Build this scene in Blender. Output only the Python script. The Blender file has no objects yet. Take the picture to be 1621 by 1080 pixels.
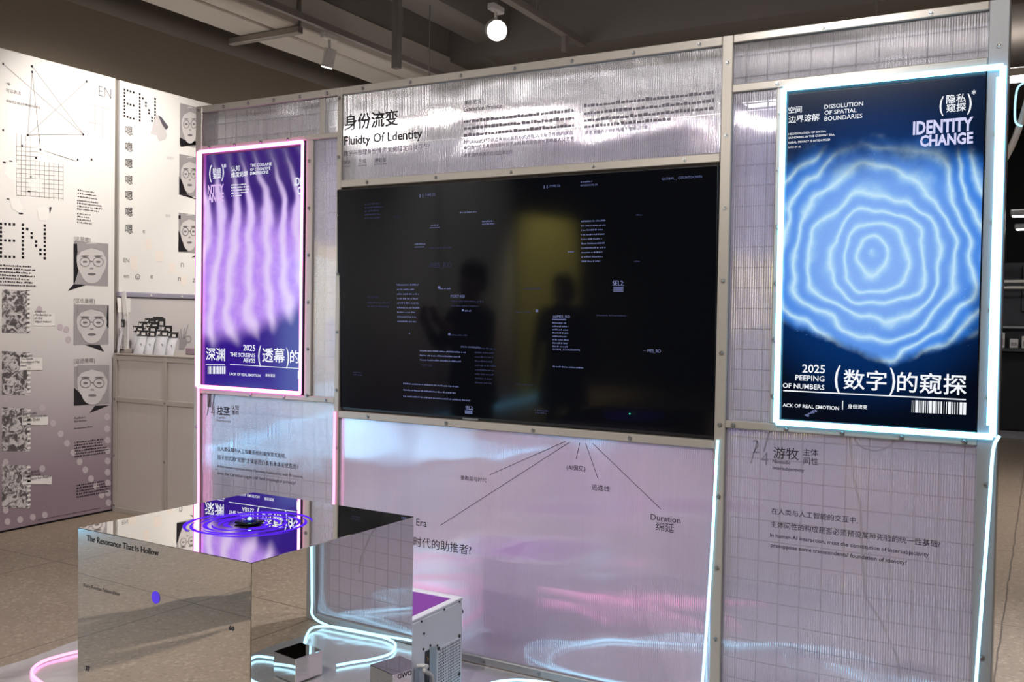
import bpy, math, random
from mathutils import Vector, Matrix
random.seed(7)
SC = bpy.context.scene
COL = SC.collection
R = math.radians

# ------------------------------------------------------------------ camera
FPX, YAW, PITCH, ROLL = 1501.06, 0.5122, -0.0255, 0.0156
CAM = Vector((0.0, -3.4831, 1.5))
_cy, _sy, _cp, _sp = math.cos(YAW), math.sin(YAW), math.cos(PITCH), math.sin(PITCH)
FW = Vector((-_sy * _cp, _cy * _cp, _sp))
_rt = Vector((_cy, _sy, 0.0))
_up = _rt.cross(FW)
RT = _rt * math.cos(ROLL) + _up * math.sin(ROLL)
UP = _up * math.cos(ROLL) - _rt * math.sin(ROLL)
cam_data = bpy.data.cameras.new('camera')
cam = bpy.data.objects.new('camera', cam_data)
COL.objects.link(cam)
m = Matrix.Identity(4)
for i in range(3):
    m[i][0], m[i][1], m[i][2], m[i][3] = RT[i], UP[i], -FW[i], CAM[i]
cam.matrix_world = m
cam_data.sensor_width = 36.0
cam_data.lens = FPX / 1621 * 36.0
cam_data.clip_start = 0.05
SC.camera = cam

# ------------------------------------------------------------------ world, exposure
world = bpy.data.worlds.new('world')
SC.world = world
world.use_nodes = True
world.node_tree.nodes['Background'].inputs[0].default_value = (0.95, 0.92, 0.9, 1)
world.node_tree.nodes['Background'].inputs[1].default_value = 0.05
SC.view_settings.view_transform = 'Standard'
SC.view_settings.look = 'None'
SC.view_settings.exposure = 0.0
SC.view_settings.gamma = 1.0
SC.view_settings.use_curve_mapping = False
SC.cycles.use_denoising = True
SC.cycles.max_bounces = 10
SC.cycles.transparent_max_bounces = 16
SC.cycles.sample_clamp_indirect = 6.0
SC.cycles.caustics_reflective = False
SC.cycles.caustics_refractive = False


def lamp(name, kind, loc, target, power, color=(1, 1, 1), size=0.08, angle=60, blend=0.6, parent=None):
    d = bpy.data.lights.new(name, kind)
    d.energy = power
    d.color = color
    if kind == 'SPOT':
        d.shadow_soft_size = size
        d.spot_size = R(angle)
        d.spot_blend = blend
    elif kind == 'AREA':
        d.shape = 'DISK'
        d.size = size
    else:
        d.shadow_soft_size = size
    o = bpy.data.objects.new(name, d)
    COL.objects.link(o)
    loc, target = Vector(loc), Vector(target)
    o.rotation_euler = (target - loc).to_track_quat('-Z', 'Y').to_euler()
    if parent:
        o.parent = parent
        loc = loc - parent.location
    o.location = loc
    return o


WARM = (1.0, 0.93, 0.86)
NEUTRAL = (1.0, 0.97, 0.95)
# the ceiling spotlights: (lamp position, aim, watts, colour, cone angle)
SPOTS = [
    ((-5.14, 2.547, 3.60), (-5.5, 2.6, 2.4), 110, WARM, 80),
    ((-4.30, 0.75, 3.70), (-6.05, 1.25, 2.2), 270, WARM, 85),
    ((-4.30, -2.6, 3.70), (-6.05, -3.0, 1.9), 150, WARM, 85),
    ((-4.30, -5.6, 3.70), (-6.05, -6.0, 2.2), 280, NEUTRAL, 85),
    ((-4.30, -8.2, 3.70), (-6.05, -8.4, 1.3), 2000, (1.0, 0.9, 0.55), 70),
    ((-1.20, -3.2, 3.70), (-1.9, 0.0, 1.5), 330, NEUTRAL, 80),
    ((-3.30, -2.6, 3.70), (-3.3, -0.8, 0.3), 330, NEUTRAL, 95),
    ((0.60, -2.9, 3.70), (-0.4, 0.0, 1.2), 220, NEUTRAL, 75),
    ((-3.60, 2.6, 3.62), (-1.6, 0.0, 2.4), 520, (1.0, 0.98, 1.0), 90),
    ((-1.00, 2.8, 3.62), (-0.9, 0.0, 0.9), 750, (0.9, 0.93, 1.0), 90),
    ((1.60, 5.0, 3.70), (0.3, 4.5, 0.0), 700, WARM, 110),
    ((-3.20, -6.5, 3.70), (-3.6, -4.4, 0.0), 800, WARM, 120),
]


def at(x, y, axis, val):
    """the point where the sight line of a photo pixel meets an axis plane"""
    d = FW + RT * ((x - 810.5) / FPX) - UP * ((y - 540) / FPX)
    i = 'XYZ'.index(axis)
    return CAM + d * ((val - CAM[i]) / d[i])


# ------------------------------------------------------------------ materials
class G:
    """small node graph helper"""
    def __init__(s, name):
        s.m = bpy.data.materials.new(name)
        s.m.use_nodes = True
        s.t = s.m.node_tree
        s.t.nodes.clear()
        s.out = s.t.nodes.new('ShaderNodeOutputMaterial')

    def n(s, kind, **kw):
        nd = s.t.nodes.new('ShaderNode' + kind)
        for k, v in kw.items():
            setattr(nd, k, v)
        return nd

    def put(s, sock, v):
        if hasattr(v, 'is_linked'):
            s.t.links.new(v, sock)
        elif isinstance(v, (tuple, list)) and len(v) == 3 and sock.type == 'RGBA':
            sock.default_value = (*v, 1)
        else:
            sock.default_value = v

    def math(s, op, a, b=0.0, c=0.0):
        nd = s.n('Math', operation=op)
        s.put(nd.inputs[0], a)
        s.put(nd.inputs[1], b)
        s.put(nd.inputs[2], c)
        return nd.outputs[0]

    def mix(s, f, a, b, blend='MIX'):
        nd = s.n('MixRGB', blend_type=blend)
        s.put(nd.inputs[0], f)
        s.put(nd.inputs[1], a)
        s.put(nd.inputs[2], b)
        return nd.outputs[0]

    def step(s, v, lo, hi):
        nd = s.n('MapRange', interpolation_type='SMOOTHSTEP')
        s.put(nd.inputs['Value'], v)
        s.put(nd.inputs['From Min'], lo)
        s.put(nd.inputs['From Max'], hi)
        return nd.outputs[0]

    def noise(s, vec, scale, detail=3.0, rough=0.5, dist=0.0):
        nd = s.n('TexNoise')
        s.put(nd.inputs['Scale'], scale)
        s.put(nd.inputs['Detail'], detail)
        s.put(nd.inputs['Roughness'], rough)
        s.put(nd.inputs['Distortion'], dist)
        if vec is not None:
            s.put(nd.inputs['Vector'], vec)
        return nd.outputs[0]

    def coords(s, which='Object'):
        return s.n('TexCoord').outputs[which]

    def xyz(s, vec):
        nd = s.n('SeparateXYZ')
        s.put(nd.inputs[0], vec)
        return nd.outputs

    def vec(s, x, y, z):
        nd = s.n('CombineXYZ')
        for k, v in enumerate((x, y, z)):
            s.put(nd.inputs[k], v)
        return nd.outputs[0]

    def bsdf(s, color=(0.8, 0.8, 0.8), rough=0.5, metal=0.0, spec=0.5, **kw):
        nd = s.n('BsdfPrincipled')
        s.put(nd.inputs['Base Color'], color)
        s.put(nd.inputs['Roughness'], rough)
        s.put(nd.inputs['Metallic'], metal)
        s.put(nd.inputs['Specular IOR Level'], spec)
        for k, v in kw.items():
            s.put(nd.inputs[k.replace('_', ' ')], v)
        return nd

    def done(s, shader):
        s.t.links.new(shader.outputs[0] if hasattr(shader, 'outputs') else shader, s.out.inputs[0])
        return s.m


def plain(name, color, rough=0.5, metal=0.0, spec=0.5):
    g = G(name)
    return g.done(g.bsdf(color, rough, metal, spec))


def glow(name, color, strength):
    g = G(name)
    e = g.n('Emission')
    g.put(e.inputs[0], color)
    g.put(e.inputs[1], strength)
    return g.done(e)


def srgb(r, g, b):
    f = lambda c: (c / 255 / 12.92) if c / 255 <= 0.04045 else ((c / 255 + 0.055) / 1.055) ** 2.4
    return (f(r), f(g), f(b))


def sheet_mat(name, tint, see, gloss, rough, back=0.5, wavy=0.010, ribs=0.4):
    """ribbed twin-wall polycarbonate: see = clear share, gloss = mirror share, back = share of light let through"""
    g = G(name)
    p = g.coords()
    x, y, z = g.xyz(p)
    rib = g.math('SINE', g.math('MULTIPLY', x, 2 * math.pi / 0.0085))
    wave = g.noise(g.vec(g.math('MULTIPLY', x, 1.0), 0.0, g.math('MULTIPLY', z, 1.6)), 1.3, 2.0)
    b2 = g.n('Bump')
    g.put(b2.inputs['Strength'], 1.0)
    g.put(b2.inputs['Distance'], wavy)
    g.put(b2.inputs['Height'], wave)
    b1 = g.n('Bump')
    g.put(b1.inputs['Strength'], ribs)
    g.put(b1.inputs['Distance'], 0.0010)
    g.put(b1.inputs['Height'], rib)
    g.put(b1.inputs['Normal'], b2.outputs[0])
    fine = g.noise(g.vec(g.math('MULTIPLY', x, 60.0), 0.0, g.math('MULTIPLY', z, 0.4)), 1.0, 2.0)
    col = g.mix(0.12, tint, g.mix(fine, (0.5, 0.5, 0.5), (1, 1, 1)), 'MULTIPLY')
    dif = g.n('BsdfDiffuse')
    g.put(dif.inputs[0], col)
    tr = g.n('BsdfTranslucent')
    g.put(tr.inputs[0], col)
    m1 = g.n('MixShader')
    g.put(m1.inputs[0], back)
    g.put(m1.inputs[1], dif.outputs[0])
    g.put(m1.inputs[2], tr.outputs[0])
    clear = g.n('BsdfTransparent')
    g.put(clear.inputs[0], (0.93, 0.93, 0.95))
    m2 = g.n('MixShader')
    g.put(m2.inputs[0], see)
    g.put(m2.inputs[1], m1.outputs[0])
    g.put(m2.inputs[2], clear.outputs[0])
    gl = g.n('BsdfGlossy')
    g.put(gl.inputs[0], (0.92, 0.9, 0.95))
    g.put(gl.inputs['Roughness'], rough)
    g.put(gl.inputs['Normal'], b1.outputs[0])
    m3 = g.n('MixShader')
    g.put(m3.inputs[0], gloss)
    g.put(m3.inputs[1], m2.outputs[0])
    g.put(m3.inputs[2], gl.outputs[0])
    return g.done(m3)


def floor_mat():
    g = G('terrazzo_floor')
    p = g.coords()
    x, y, z = g.xyz(p)
    big = g.noise(p, 0.7, 4.0)
    fine = g.noise(p, 55.0, 3.0, 0.7)
    vor = g.n('TexVoronoi')
    g.put(vor.inputs['Scale'], 70.0)
    g.put(vor.inputs['Vector'], p)
    chip = g.step(g.xyz(vor.outputs['Color'])[0], 0.80, 0.9)
    dark = g.step(g.xyz(vor.outputs['Color'])[1], 0.86, 0.95)
    col = g.mix(big, srgb(128, 113, 98), srgb(152, 137, 120))
    col = g.mix(g.math('MULTIPLY', fine, 0.5), col, srgb(112, 99, 86))
    col = g.mix(g.math('MULTIPLY', chip, 0.35), col, srgb(178, 163, 146))
    col = g.mix(g.math('MULTIPLY', dark, 0.35), col, srgb(84, 72, 62))
    wob = g.math('MULTIPLY', g.math('SUBTRACT', g.noise(p, 5.0, 2.0), 0.5), 0.02)

    def joint(v, off, period):
        q = g.math('DIVIDE', g.math('SUBTRACT', g.math('ADD', v, wob), off), period)
        fr = g.math('ABSOLUTE', g.math('SUBTRACT', g.math('SUBTRACT', q, g.math('FLOOR', q)), 0.5))
        return g.step(fr, 0.5 - 0.006 / period, 0.5 - 0.002 / period)
    j = g.math('MAXIMUM', joint(x, -3.87, 1.24), joint(y, 0.09, 1.745))
    col = g.mix(g.math('MULTIPLY', j, 0.75), col, srgb(62, 52, 44))
    b = g.bsdf(col, 0.42, 0.0, 0.4)
    return g.done(b)


def foil_mat():
    g = G('silver_foil')
    p = g.coords()
    n = g.noise(p, 2.2, 3.0, 0.55, 0.6)
    b = g.n('Bump')
    g.put(b.inputs['Strength'], 0.8)
    g.put(b.inputs['Distance'], 0.02)
    g.put(b.inputs['Height'], n)
    s = g.bsdf((0.80, 0.79, 0.80), 0.22, 0.75)
    g.put(s.inputs['Normal'], b.outputs[0])
    return g.done(s)


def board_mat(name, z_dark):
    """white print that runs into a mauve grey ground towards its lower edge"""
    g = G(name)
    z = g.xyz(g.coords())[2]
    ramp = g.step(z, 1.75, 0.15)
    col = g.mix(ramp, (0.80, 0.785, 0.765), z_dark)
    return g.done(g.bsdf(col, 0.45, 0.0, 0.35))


def photo_mat(name, scale, lo, hi):
    g = G(name)
    p = g.coords()
    n = g.noise(p, scale, 5.0, 0.6, 1.2)
    v = g.step(n, 0.42, 0.58)
    return g.done(g.bsdf(g.mix(v, lo, hi), 0.5))


def screen_shader(g, col, strength):
    e = g.n('Emission')
    g.put(e.inputs[0], col)
    g.put(e.inputs[1], strength)
    gl = g.n('BsdfGlossy')
    g.put(gl.inputs['Roughness'], 0.12)
    g.put(gl.inputs[0], (0.04, 0.04, 0.04))
    a = g.n('AddShader')
    g.t.links.new(e.outputs[0], a.inputs[0])
    g.t.links.new(gl.outputs[0], a.inputs[1])
    return g.done(a)


def purple_screen_mat():
    g = G('violet_wave_display')
    u, _, v = g.xyz(g.coords('Generated'))
    p = g.vec(u, 0.0, g.math('MULTIPLY', v, 1.78))
    nz = g.math('SUBTRACT', g.noise(p, 2.3, 2.0), 0.5)
    w2 = g.noise(p, 14.0, 4.0, 0.65, 0.8)
    bend = g.math('MULTIPLY', g.math('SINE', g.math('MULTIPLY', v, 5.2)), 0.13)
    lean = g.math('MULTIPLY', g.math('POWER', g.math('SUBTRACT', 1.0, v), 2.0), g.math('MULTIPLY', u, 0.55))
    ph = g.math('SUBTRACT', g.math('ADD', g.math('ADD', u, bend), g.math('MULTIPLY', nz, 0.22)), lean)
    ph = g.math('ADD', ph, g.math('MULTIPLY', g.math('MAXIMUM', g.math('SUBTRACT', v, 0.6), 0.0), 0.55))
    s = g.math('SINE', g.math('MULTIPLY', ph, 42.0))
    s = g.math('POWER', g.math('ADD', g.math('MULTIPLY', s, 0.5), 0.5), 1.5)
    lowedge = g.math('ADD', g.math('ADD', g.math('MULTIPLY', g.math('POWER', u, 2.0), 0.14), 0.165), g.math('MULTIPLY', s, -0.03))
    mlow = g.step(v, lowedge, g.math('ADD', lowedge, 0.10))
    hi = g.math('ADD', g.math('ADD', 0.70, g.math('MULTIPLY', nz, 0.18)), g.math('MULTIPLY', s, 0.20))
    mtop = g.step(v, g.math('ADD', hi, 0.12), g.math('SUBTRACT', hi, 0.12))
    mask = g.math('MULTIPLY', mlow, mtop)
    ground = g.mix(g.step(v, 0.0, 1.0), srgb(52, 22, 140), srgb(58, 30, 120))
    body = g.mix(w2, srgb(164, 112, 240), srgb(214, 172, 252))
    body = g.mix(g.math('MULTIPLY', s, 0.7), body, srgb(243, 224, 255))
    col = g.mix(mask, ground, body)
    streak = g.math('MULTIPLY', g.step(v, 0.72, 0.95), g.math('MULTIPLY', s, 0.18))
    col = g.mix(streak, col, srgb(170, 160, 190))
    return screen_shader(g, col, 0.95)


def blue_screen_mat():
    g = G('blue_fingerprint_display')
    u, _, v = g.xyz(g.coords('Generated'))
    x = g.math('SUBTRACT', u, 0.47)
    y = g.math('MULTIPLY', g.math('SUBTRACT', v, 0.515), 1.72)
    p = g.vec(u, 0.0, g.math('MULTIPLY', v, 1.78))
    n1 = g.math('SUBTRACT', g.noise(p, 2.2, 2.0), 0.5)
    n2 = g.math('SUBTRACT', g.noise(p, 9.0, 3.0), 0.5)
    r0 = g.math('SQRT', g.math('ADD', g.math('MULTIPLY', g.math('MULTIPLY', x, x), 1.1), g.math('MULTIPLY', g.math('MULTIPLY', y, y), 0.92)))
    ang = g.math('ARCTAN2', y, x)
    r = g.math('ADD', g.math('ADD', r0, g.math('MULTIPLY', n1, 0.36)), g.math('MULTIPLY', n2, 0.022))
    r = g.math('ADD', r, g.math('MULTIPLY', g.noise(p, 26.0, 4.0, 0.7), 0.014))
    saw = g.math('ABSOLUTE', g.math('SINE', g.math('MULTIPLY', r, math.pi / 0.086)))
    ridge = g.math('POWER', g.math('SUBTRACT', 1.0, saw), 1.7)
    halo = g.math('SUBTRACT', 1.0, saw)
    fine = g.noise(p, 60.0, 3.0, 0.7)
    edge = g.math('ADD', 0.72, g.math('MULTIPLY', n1, 0.30))
    edge = g.math('ADD', edge, g.math('MULTIPLY', n2, 0.10))
    disc = g.step(r0, edge, g.math('SUBTRACT', edge, 0.16))
    low = g.math('ADD', 0.165, g.math('MULTIPLY', g.math('ABSOLUTE', g.math('SUBTRACT', u, 0.58)), 0.22))
    low = g.math('ADD', low, g.math('MULTIPLY', n2, 0.04))
    mlow = g.step(v, low, g.math('ADD', low, 0.035))
    top = g.math('ADD', 0.865, g.math('MULTIPLY', n2, 0.10))
    mtop = g.step(v, top, g.math('SUBTRACT', top, 0.16))
    mask = g.math('MULTIPLY', g.math('MULTIPLY', disc, mlow), mtop)
    ground = g.mix(g.step(v, 0.78, 0.95), srgb(3, 9, 24), srgb(10, 30, 58))
    ground = g.mix(g.math('MULTIPLY', g.step(r0, 0.85, 0.45), 0.45), ground, srgb(6, 70, 150))
    inner = g.step(r0, 0.75, 0.12)
    fill = g.mix(inner, srgb(24, 112, 218), srgb(150, 186, 250))
    fill = g.mix(g.math('MULTIPLY', fine, 0.45), fill, srgb(60, 150, 240))
    fill = g.mix(g.math('MULTIPLY', halo, 0.55), fill, srgb(130, 200, 250))
    fill = g.mix(g.math('MULTIPLY', ridge, 0.85), fill, srgb(206, 240, 255))
    col = g.mix(mask, ground, fill)
    vor = g.n('TexVoronoi')
    g.put(vor.inputs['Scale'], 55.0)
    g.put(vor.inputs['Vector'], p)
    dot = g.step(vor.outputs['Distance'], 0.16, 0.02)
    dot = g.math('MULTIPLY', dot, g.step(g.noise(p, 5.0, 2.0), 0.5, 0.62))
    dot = g.math('MULTIPLY', dot, g.math('MULTIPLY', g.step(v, 0.22, 0.28), g.step(v, 0.86, 0.74)))
    col = g.mix(g.math('MULTIPLY', dot, 0.6), col, srgb(190, 225, 255))
    return screen_shader(g, col, 0.98)


M = {}
M['floor'] = floor_mat()
M['foil'] = foil_mat()
M['ceiling'] = plain('ceiling_paint', srgb(140, 132, 126), 0.9)
M['dark_wall'] = plain('umber_wall_paint', srgb(150, 136, 122), 0.9)
M['black_wall'] = plain('charcoal_wall_paint', srgb(30, 31, 34), 0.8)
M['beam'] = plain('beam_paint', srgb(128, 121, 116), 0.85)
M['duct_white'] = plain('painted_duct', srgb(214, 206, 196), 0.7)
M['pipe'] = plain('painted_pipe', srgb(92, 82, 74), 0.7)
M['track'] = plain('track_metal', srgb(150, 142, 136), 0.4, 0.3)
M['lamp_white'] = plain('white_lamp_enamel', srgb(225, 222, 216), 0.4)
M['lamp_face'] = glow('lit_lens', (1, 0.98, 0.97), 30)
M['lamp_face_low'] = glow('lit_lens_soft', (1, 0.98, 0.97), 8)
M['frame'] = plain('clear_edge_profile', srgb(148, 141, 133), 0.3, 0.3)
M['frame_cool'] = plain('side_profile', srgb(136, 136, 138), 0.3, 0.3)
M['screw'] = plain('screw_steel', srgb(150, 148, 146), 0.3, 0.9)
M['wire'] = plain('grid_wire', srgb(58, 56, 70), 0.5, 0.0)
M['sheet'] = sheet_mat('ribbed_clear_sheet', srgb(226, 220, 238), 0.60, 0.34, 0.05, 0.5, 0.006, 0.3)
M['sheet_top'] = sheet_mat('ribbed_glossy_sheet', srgb(226, 222, 222), 0.66, 0.46, 0.08, 0.6, 0.013, 0.5)
M['sheet_grid'] = sheet_mat('ribbed_see_through_sheet', srgb(226, 222, 226), 0.80, 0.26, 0.07, 0.6, 0.012, 0.5)
M['sheet_mid'] = sheet_mat('ribbed_pearl_sheet', srgb(230, 214, 238), 0.42, 0.38, 0.045, 0.5, 0.007, 0.22)
M['sheet_back'] = sheet_mat('ribbed_milky_sheet', srgb(234, 229, 246), 0.05, 0.08, 0.3, 0.6)
M['sheet_counter'] = sheet_mat('ribbed_counter_sheet', srgb(222, 212, 202), 0.12, 0.26, 0.15, 0.35)
M['ink'] = plain('black_vinyl', srgb(24, 22, 26), 0.6, 0.0, 0.15)
M['ink_soft'] = plain('grey_vinyl', srgb(92, 88, 96), 0.6, 0.0, 0.15)
M['ink_mid'] = plain('dark_grey_vinyl', srgb(52, 49, 56), 0.6, 0.0, 0.15)
M['white_text'] = glow('white_screen_text', (0.92, 0.95, 1.0), 1.0)
M['blue_text'] = glow('pale_blue_screen_text', srgb(140, 150, 205), 0.5)
M['tv_text'] = glow('lilac_screen_code', srgb(160, 168, 222), 0.7)
M['dim_text'] = glow('dim_blue_screen_text', srgb(120, 128, 180), 0.16)
M['purple_screen'] = purple_screen_mat()
M['blue_screen'] = blue_screen_mat()
M['bezel'] = plain('black_bezel', srgb(14, 14, 18), 0.3)
M['tv'] = plain('black_tv_glass', srgb(7, 8, 12), 0.07, 0.0, 0.22)
M['pink_neon'] = glow('pink_neon', (1.0, 0.20, 0.72), 7.0)
M['pink_soft'] = glow('soft_pink_neon', (1.0, 0.30, 0.62), 2.6)
M['blue_neon'] = glow('blue_neon', (0.22, 0.66, 1.0), 7.0)
M['blue_soft'] = glow('soft_blue_neon', (0.36, 0.74, 1.0), 1.9)
M['mirror'] = plain('mirror_steel', (0.86, 0.84, 0.82), 0.012, 1.0)
M['blue_mid'] = glow('pale_blue_neon', (0.40, 0.78, 1.0), 2.6)
M['strip_lamp'] = glow('strip_lamp_diffuser', (1.0, 0.96, 0.92), 6.0)
M['added_up_glow'] = glow('added_upward_glow', (1.0, 0.94, 0.88), 6.0)  # upward glow added to brighten the dark ceiling and wall
M['pc_glow'] = glow('violet_case_light', srgb(150, 84, 176), 0.8)
M['violet'] = glow('violet_lit_line', srgb(98, 44, 255), 1.0)
M['violet_vinyl'] = plain('violet_vinyl', srgb(84, 52, 235), 0.4)
M['lens'] = plain('black_lens', srgb(10, 14, 18), 0.08)
M['green_glow'] = glow('green_white_led', (0.35, 1.0, 0.75), 3.0)
M['pc_white'] = plain('white_powder_coat', srgb(214, 214, 222), 0.4)
M['pc_hole'] = plain('black_opening', srgb(18, 18, 22), 0.6)
M['pc_grey'] = plain('grey_bracket', srgb(150, 158, 166), 0.4, 0.4)
M['pc_glass'] = plain('dark_glass', srgb(30, 24, 40), 0.05, 0.0, 0.6)
M['cable_white'] = plain('white_cable', srgb(205, 203, 200), 0.5)
M['cable_black'] = plain('black_cable', srgb(20, 20, 24), 0.5)
M['orange'] = plain('orange_tag', srgb(220, 150, 70), 0.5)
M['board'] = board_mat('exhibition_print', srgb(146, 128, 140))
M['board_white'] = plain('white_print', (0.84, 0.825, 0.80), 0.45)
M['board_grey'] = plain('light_grey_print', srgb(206, 200, 200), 0.5)
M['board_olive'] = plain('olive_yellow_board', srgb(196, 190, 120), 0.6)
M['dot_pale'] = plain('pale_print', srgb(196, 184, 190), 0.5)
M['line_pale'] = plain('faint_line_print', srgb(150, 146, 142), 0.5)
M['blush'] = plain('blush_print', srgb(242, 232, 224), 0.5)
M['white_print'] = plain('plain_white_print', srgb(235, 232, 230), 0.5)
M['p_light'] = plain('portrait_light_grey', srgb(206, 202, 202), 0.5)
M['p_mid'] = plain('portrait_mid_grey', srgb(160, 156, 158), 0.5)
M['p_dark'] = plain('portrait_black', srgb(28, 24, 30), 0.5)
M['p_line'] = plain('portrait_line_grey', srgb(118, 114, 116), 0.5)
M['collage'] = photo_mat('collage_print', 22.0, srgb(84, 80, 82), srgb(205, 200, 200))
M['pouch'] = plain('clear_pouch', srgb(222, 222, 228), 0.12, 0.3)
M['pouch_print'] = plain('pouch_print', srgb(84, 88, 104), 0.4)
M['card_black'] = plain('card_black', srgb(34, 33, 36), 0.5)
M['counter_frame'] = plain('counter_profile', srgb(176, 168, 160), 0.35, 0.4)
M['skin'] = plain('skin', srgb(196, 150, 126), 0.5)
M['cloth_dark'] = plain('dark_cloth', srgb(26, 26, 30), 0.9)
M['cloth_navy'] = plain('navy_cloth', srgb(34, 38, 52), 0.9)
M['hair'] = plain('black_hair', srgb(16, 14, 14), 0.6)
M['led_cyan'] = glow('cyan_panel_light', (0.40, 0.74, 1.0), 4.6)
M['steel_dark'] = plain('dark_steel', srgb(52, 54, 58), 0.4, 0.5)
M['shop_screen'] = glow('shop_screen', srgb(110, 90, 220), 0.7)


# ------------------------------------------------------------------ mesh helpers
class MB:
    def __init__(s):
        s.v, s.f, s.k = [], [], []

    def add(s, vs, fs, k=0):
        b = len(s.v)
        s.v += [Vector(p) for p in vs]
        s.f += [tuple(i + b for i in f) for f in fs]
        s.k += [k] * len(fs)
        return s

    def box(s, a, b, k=0):
        x0, x1 = sorted((a[0], b[0])); y0, y1 = sorted((a[1], b[1])); z0, z1 = sorted((a[2], b[2]))
        vs = [(x0, y0, z0), (x1, y0, z0), (x1, y1, z0), (x0, y1, z0), (x0, y0, z1), (x1, y0, z1), (x1, y1, z1), (x0, y1, z1)]
        return s.add(vs, [(0, 3, 2, 1), (4, 5, 6, 7), (0, 1, 5, 4), (1, 2, 6, 5), (2, 3, 7, 6), (3, 0, 4, 7)], k)

    def bevel_box(s, a, b, r, k=0):
        """a box whose twelve edges are chamfered by r"""
        lo = [min(a[i], b[i]) for i in range(3)]; hi = [max(a[i], b[i]) for i in range(3)]
        vs, idx = [], {}
        for cx in (0, 1):
            for cy in (0, 1):
                for cz in (0, 1):
                    c = (cx, cy, cz)
                    for ax in range(3):
                        p = [(hi if c[i] else lo)[i] for i in range(3)]
                        for i in range(3):
                            if i != ax:
                                p[i] += -r if c[i] else r
                        idx[(c, ax)] = len(vs)
                        vs.append(p)
        fs = []
        for ax in range(3):
            o = [i for i in range(3) if i != ax]
            for sgn in (0, 1):
                q = []
                for (i, j) in ((0, 0), (1, 0), (1, 1), (0, 1)):
                    c = [0, 0, 0]; c[ax] = sgn; c[o[0]] = i; c[o[1]] = j
                    q.append(idx[(tuple(c), ax)])
                fs.append(tuple(q))
            for i in (0, 1):
                for j in (0, 1):
                    c0 = [0, 0, 0]; c0[o[0]] = i; c0[o[1]] = j
                    c1 = list(c0); c1[ax] = 1
                    c0, c1 = tuple(c0), tuple(c1)
                    fs.append((idx[(c0, o[0])], idx[(c1, o[0])], idx[(c1, o[1])], idx[(c0, o[1])]))
        for cx in (0, 1):
            for cy in (0, 1):
                for cz in (0, 1):
                    fs.append(tuple(idx[((cx, cy, cz), ax)] for ax in range(3)))
        return s.add(vs, fs, k)

    def quad(s, a, b, c, d, k=0):
        return s.add([a, b, c, d], [(0, 1, 2, 3)], k)

    def poly(s, pts, k=0):
        return s.add(pts, [tuple(range(len(pts)))], k)

    def cyl(s, a, b, r0, r1=None, n=16, k=0, caps=True):
        a, b = Vector(a), Vector(b)
        r1 = r0 if r1 is None else r1
        d = (b - a).normalized()
        e = d.orthogonal().normalized()
        h = d.cross(e)
        vs = []
        for q, r in ((a, r0), (b, r1)):
            vs += [q + (e * math.cos(2 * math.pi * i / n) + h * math.sin(2 * math.pi * i / n)) * r for i in range(n)]
        fs = [(i, (i + 1) % n, n + (i + 1) % n, n + i) for i in range(n)]
        if caps:
            fs += [tuple(range(n))[::-1], tuple(range(n, 2 * n))]
        return s.add(vs, fs, k)

    def tube(s, pts, r, n=8, k=0, closed=False):
        pts = [Vector(p) for p in pts]
        N = len(pts)
        vs = []
        prev = None
        for i, p in enumerate(pts):
            a = pts[(i - 1) % N] if (i > 0 or closed) else p
            b = pts[(i + 1) % N] if (i < N - 1 or closed) else p
            d = (b - a)
            d = d.normalized() if d.length > 1e-9 else Vector((0, 0, 1))
            e = d.orthogonal().normalized() if prev is None else (prev - d * prev.dot(d)).normalized()
            prev = e
            h = d.cross(e)
            vs += [p + (e * math.cos(2 * math.pi * j / n) + h * math.sin(2 * math.pi * j / n)) * r for j in range(n)]
        fs = []
        for i in range(N if closed else N - 1):
            for j in range(n):
                a, b = i * n, ((i + 1) % N) * n
                fs.append((a + j, a + (j + 1) % n, b + (j + 1) % n, b + j))
        if not closed:
            fs += [tuple(range(n))[::-1], tuple(range((N - 1) * n, N * n))]
        return s.add(vs, fs, k)

    def ball(s, c, r, n=10, k=0, sc=(1, 1, 1)):
        c = Vector(c)
        vs = [c + Vector((0, 0, r * sc[2]))]
        for i in range(1, n):
            t = math.pi * i / n
            for j in range(2 * n):
                a = math.pi * j / n
                vs.append(c + Vector((r * sc[0] * math.sin(t) * math.cos(a), r * sc[1] * math.sin(t) * math.sin(a), r * sc[2] * math.cos(t))))
        vs.append(c - Vector((0, 0, r * sc[2])))
        L = 2 * n
        fs = [(0, 1 + j, 1 + (j + 1) % L) for j in range(L)]
        for i in range(n - 2):
            for j in range(L):
                a = 1 + i * L
                fs.append((a + j, a + L + j, a + L + (j + 1) % L, a + (j + 1) % L))
        a = 1 + (n - 2) * L
        fs += [(a + j, len(vs) - 1, a + (j + 1) % L) for j in range(L)]
        return s.add(vs, fs, k)

    def build(s, name, mats, parent=None, loc=None, smooth=False):
        """parent given: points are world points, stored relative to it; loc given: the object's own origin"""
        o0 = Vector((0, 0, 0))
        if parent is not None:
            q = parent
            while q is not None:
                o0 = o0 + q.location
                q = q.parent
        own = Vector(loc) if loc is not None else None
        me = bpy.data.meshes.new(name)
        base = o0 if own is None else own
        me.from_pydata([tuple(p - base) for p in s.v], [], s.f)
        for mt in (mats if isinstance(mats, (list, tuple)) else [mats]):
            me.materials.append(mt)
        me.polygons.foreach_set('material_index', s.k)
        if smooth:
            me.polygons.foreach_set('use_smooth', [True] * len(me.polygons))
        me.update()
        o = bpy.data.objects.new(name, me)
        COL.objects.link(o)
        if parent is not None:
            o.parent = parent
        if own is not None:
            o.location = own - o0
        return o


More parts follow.
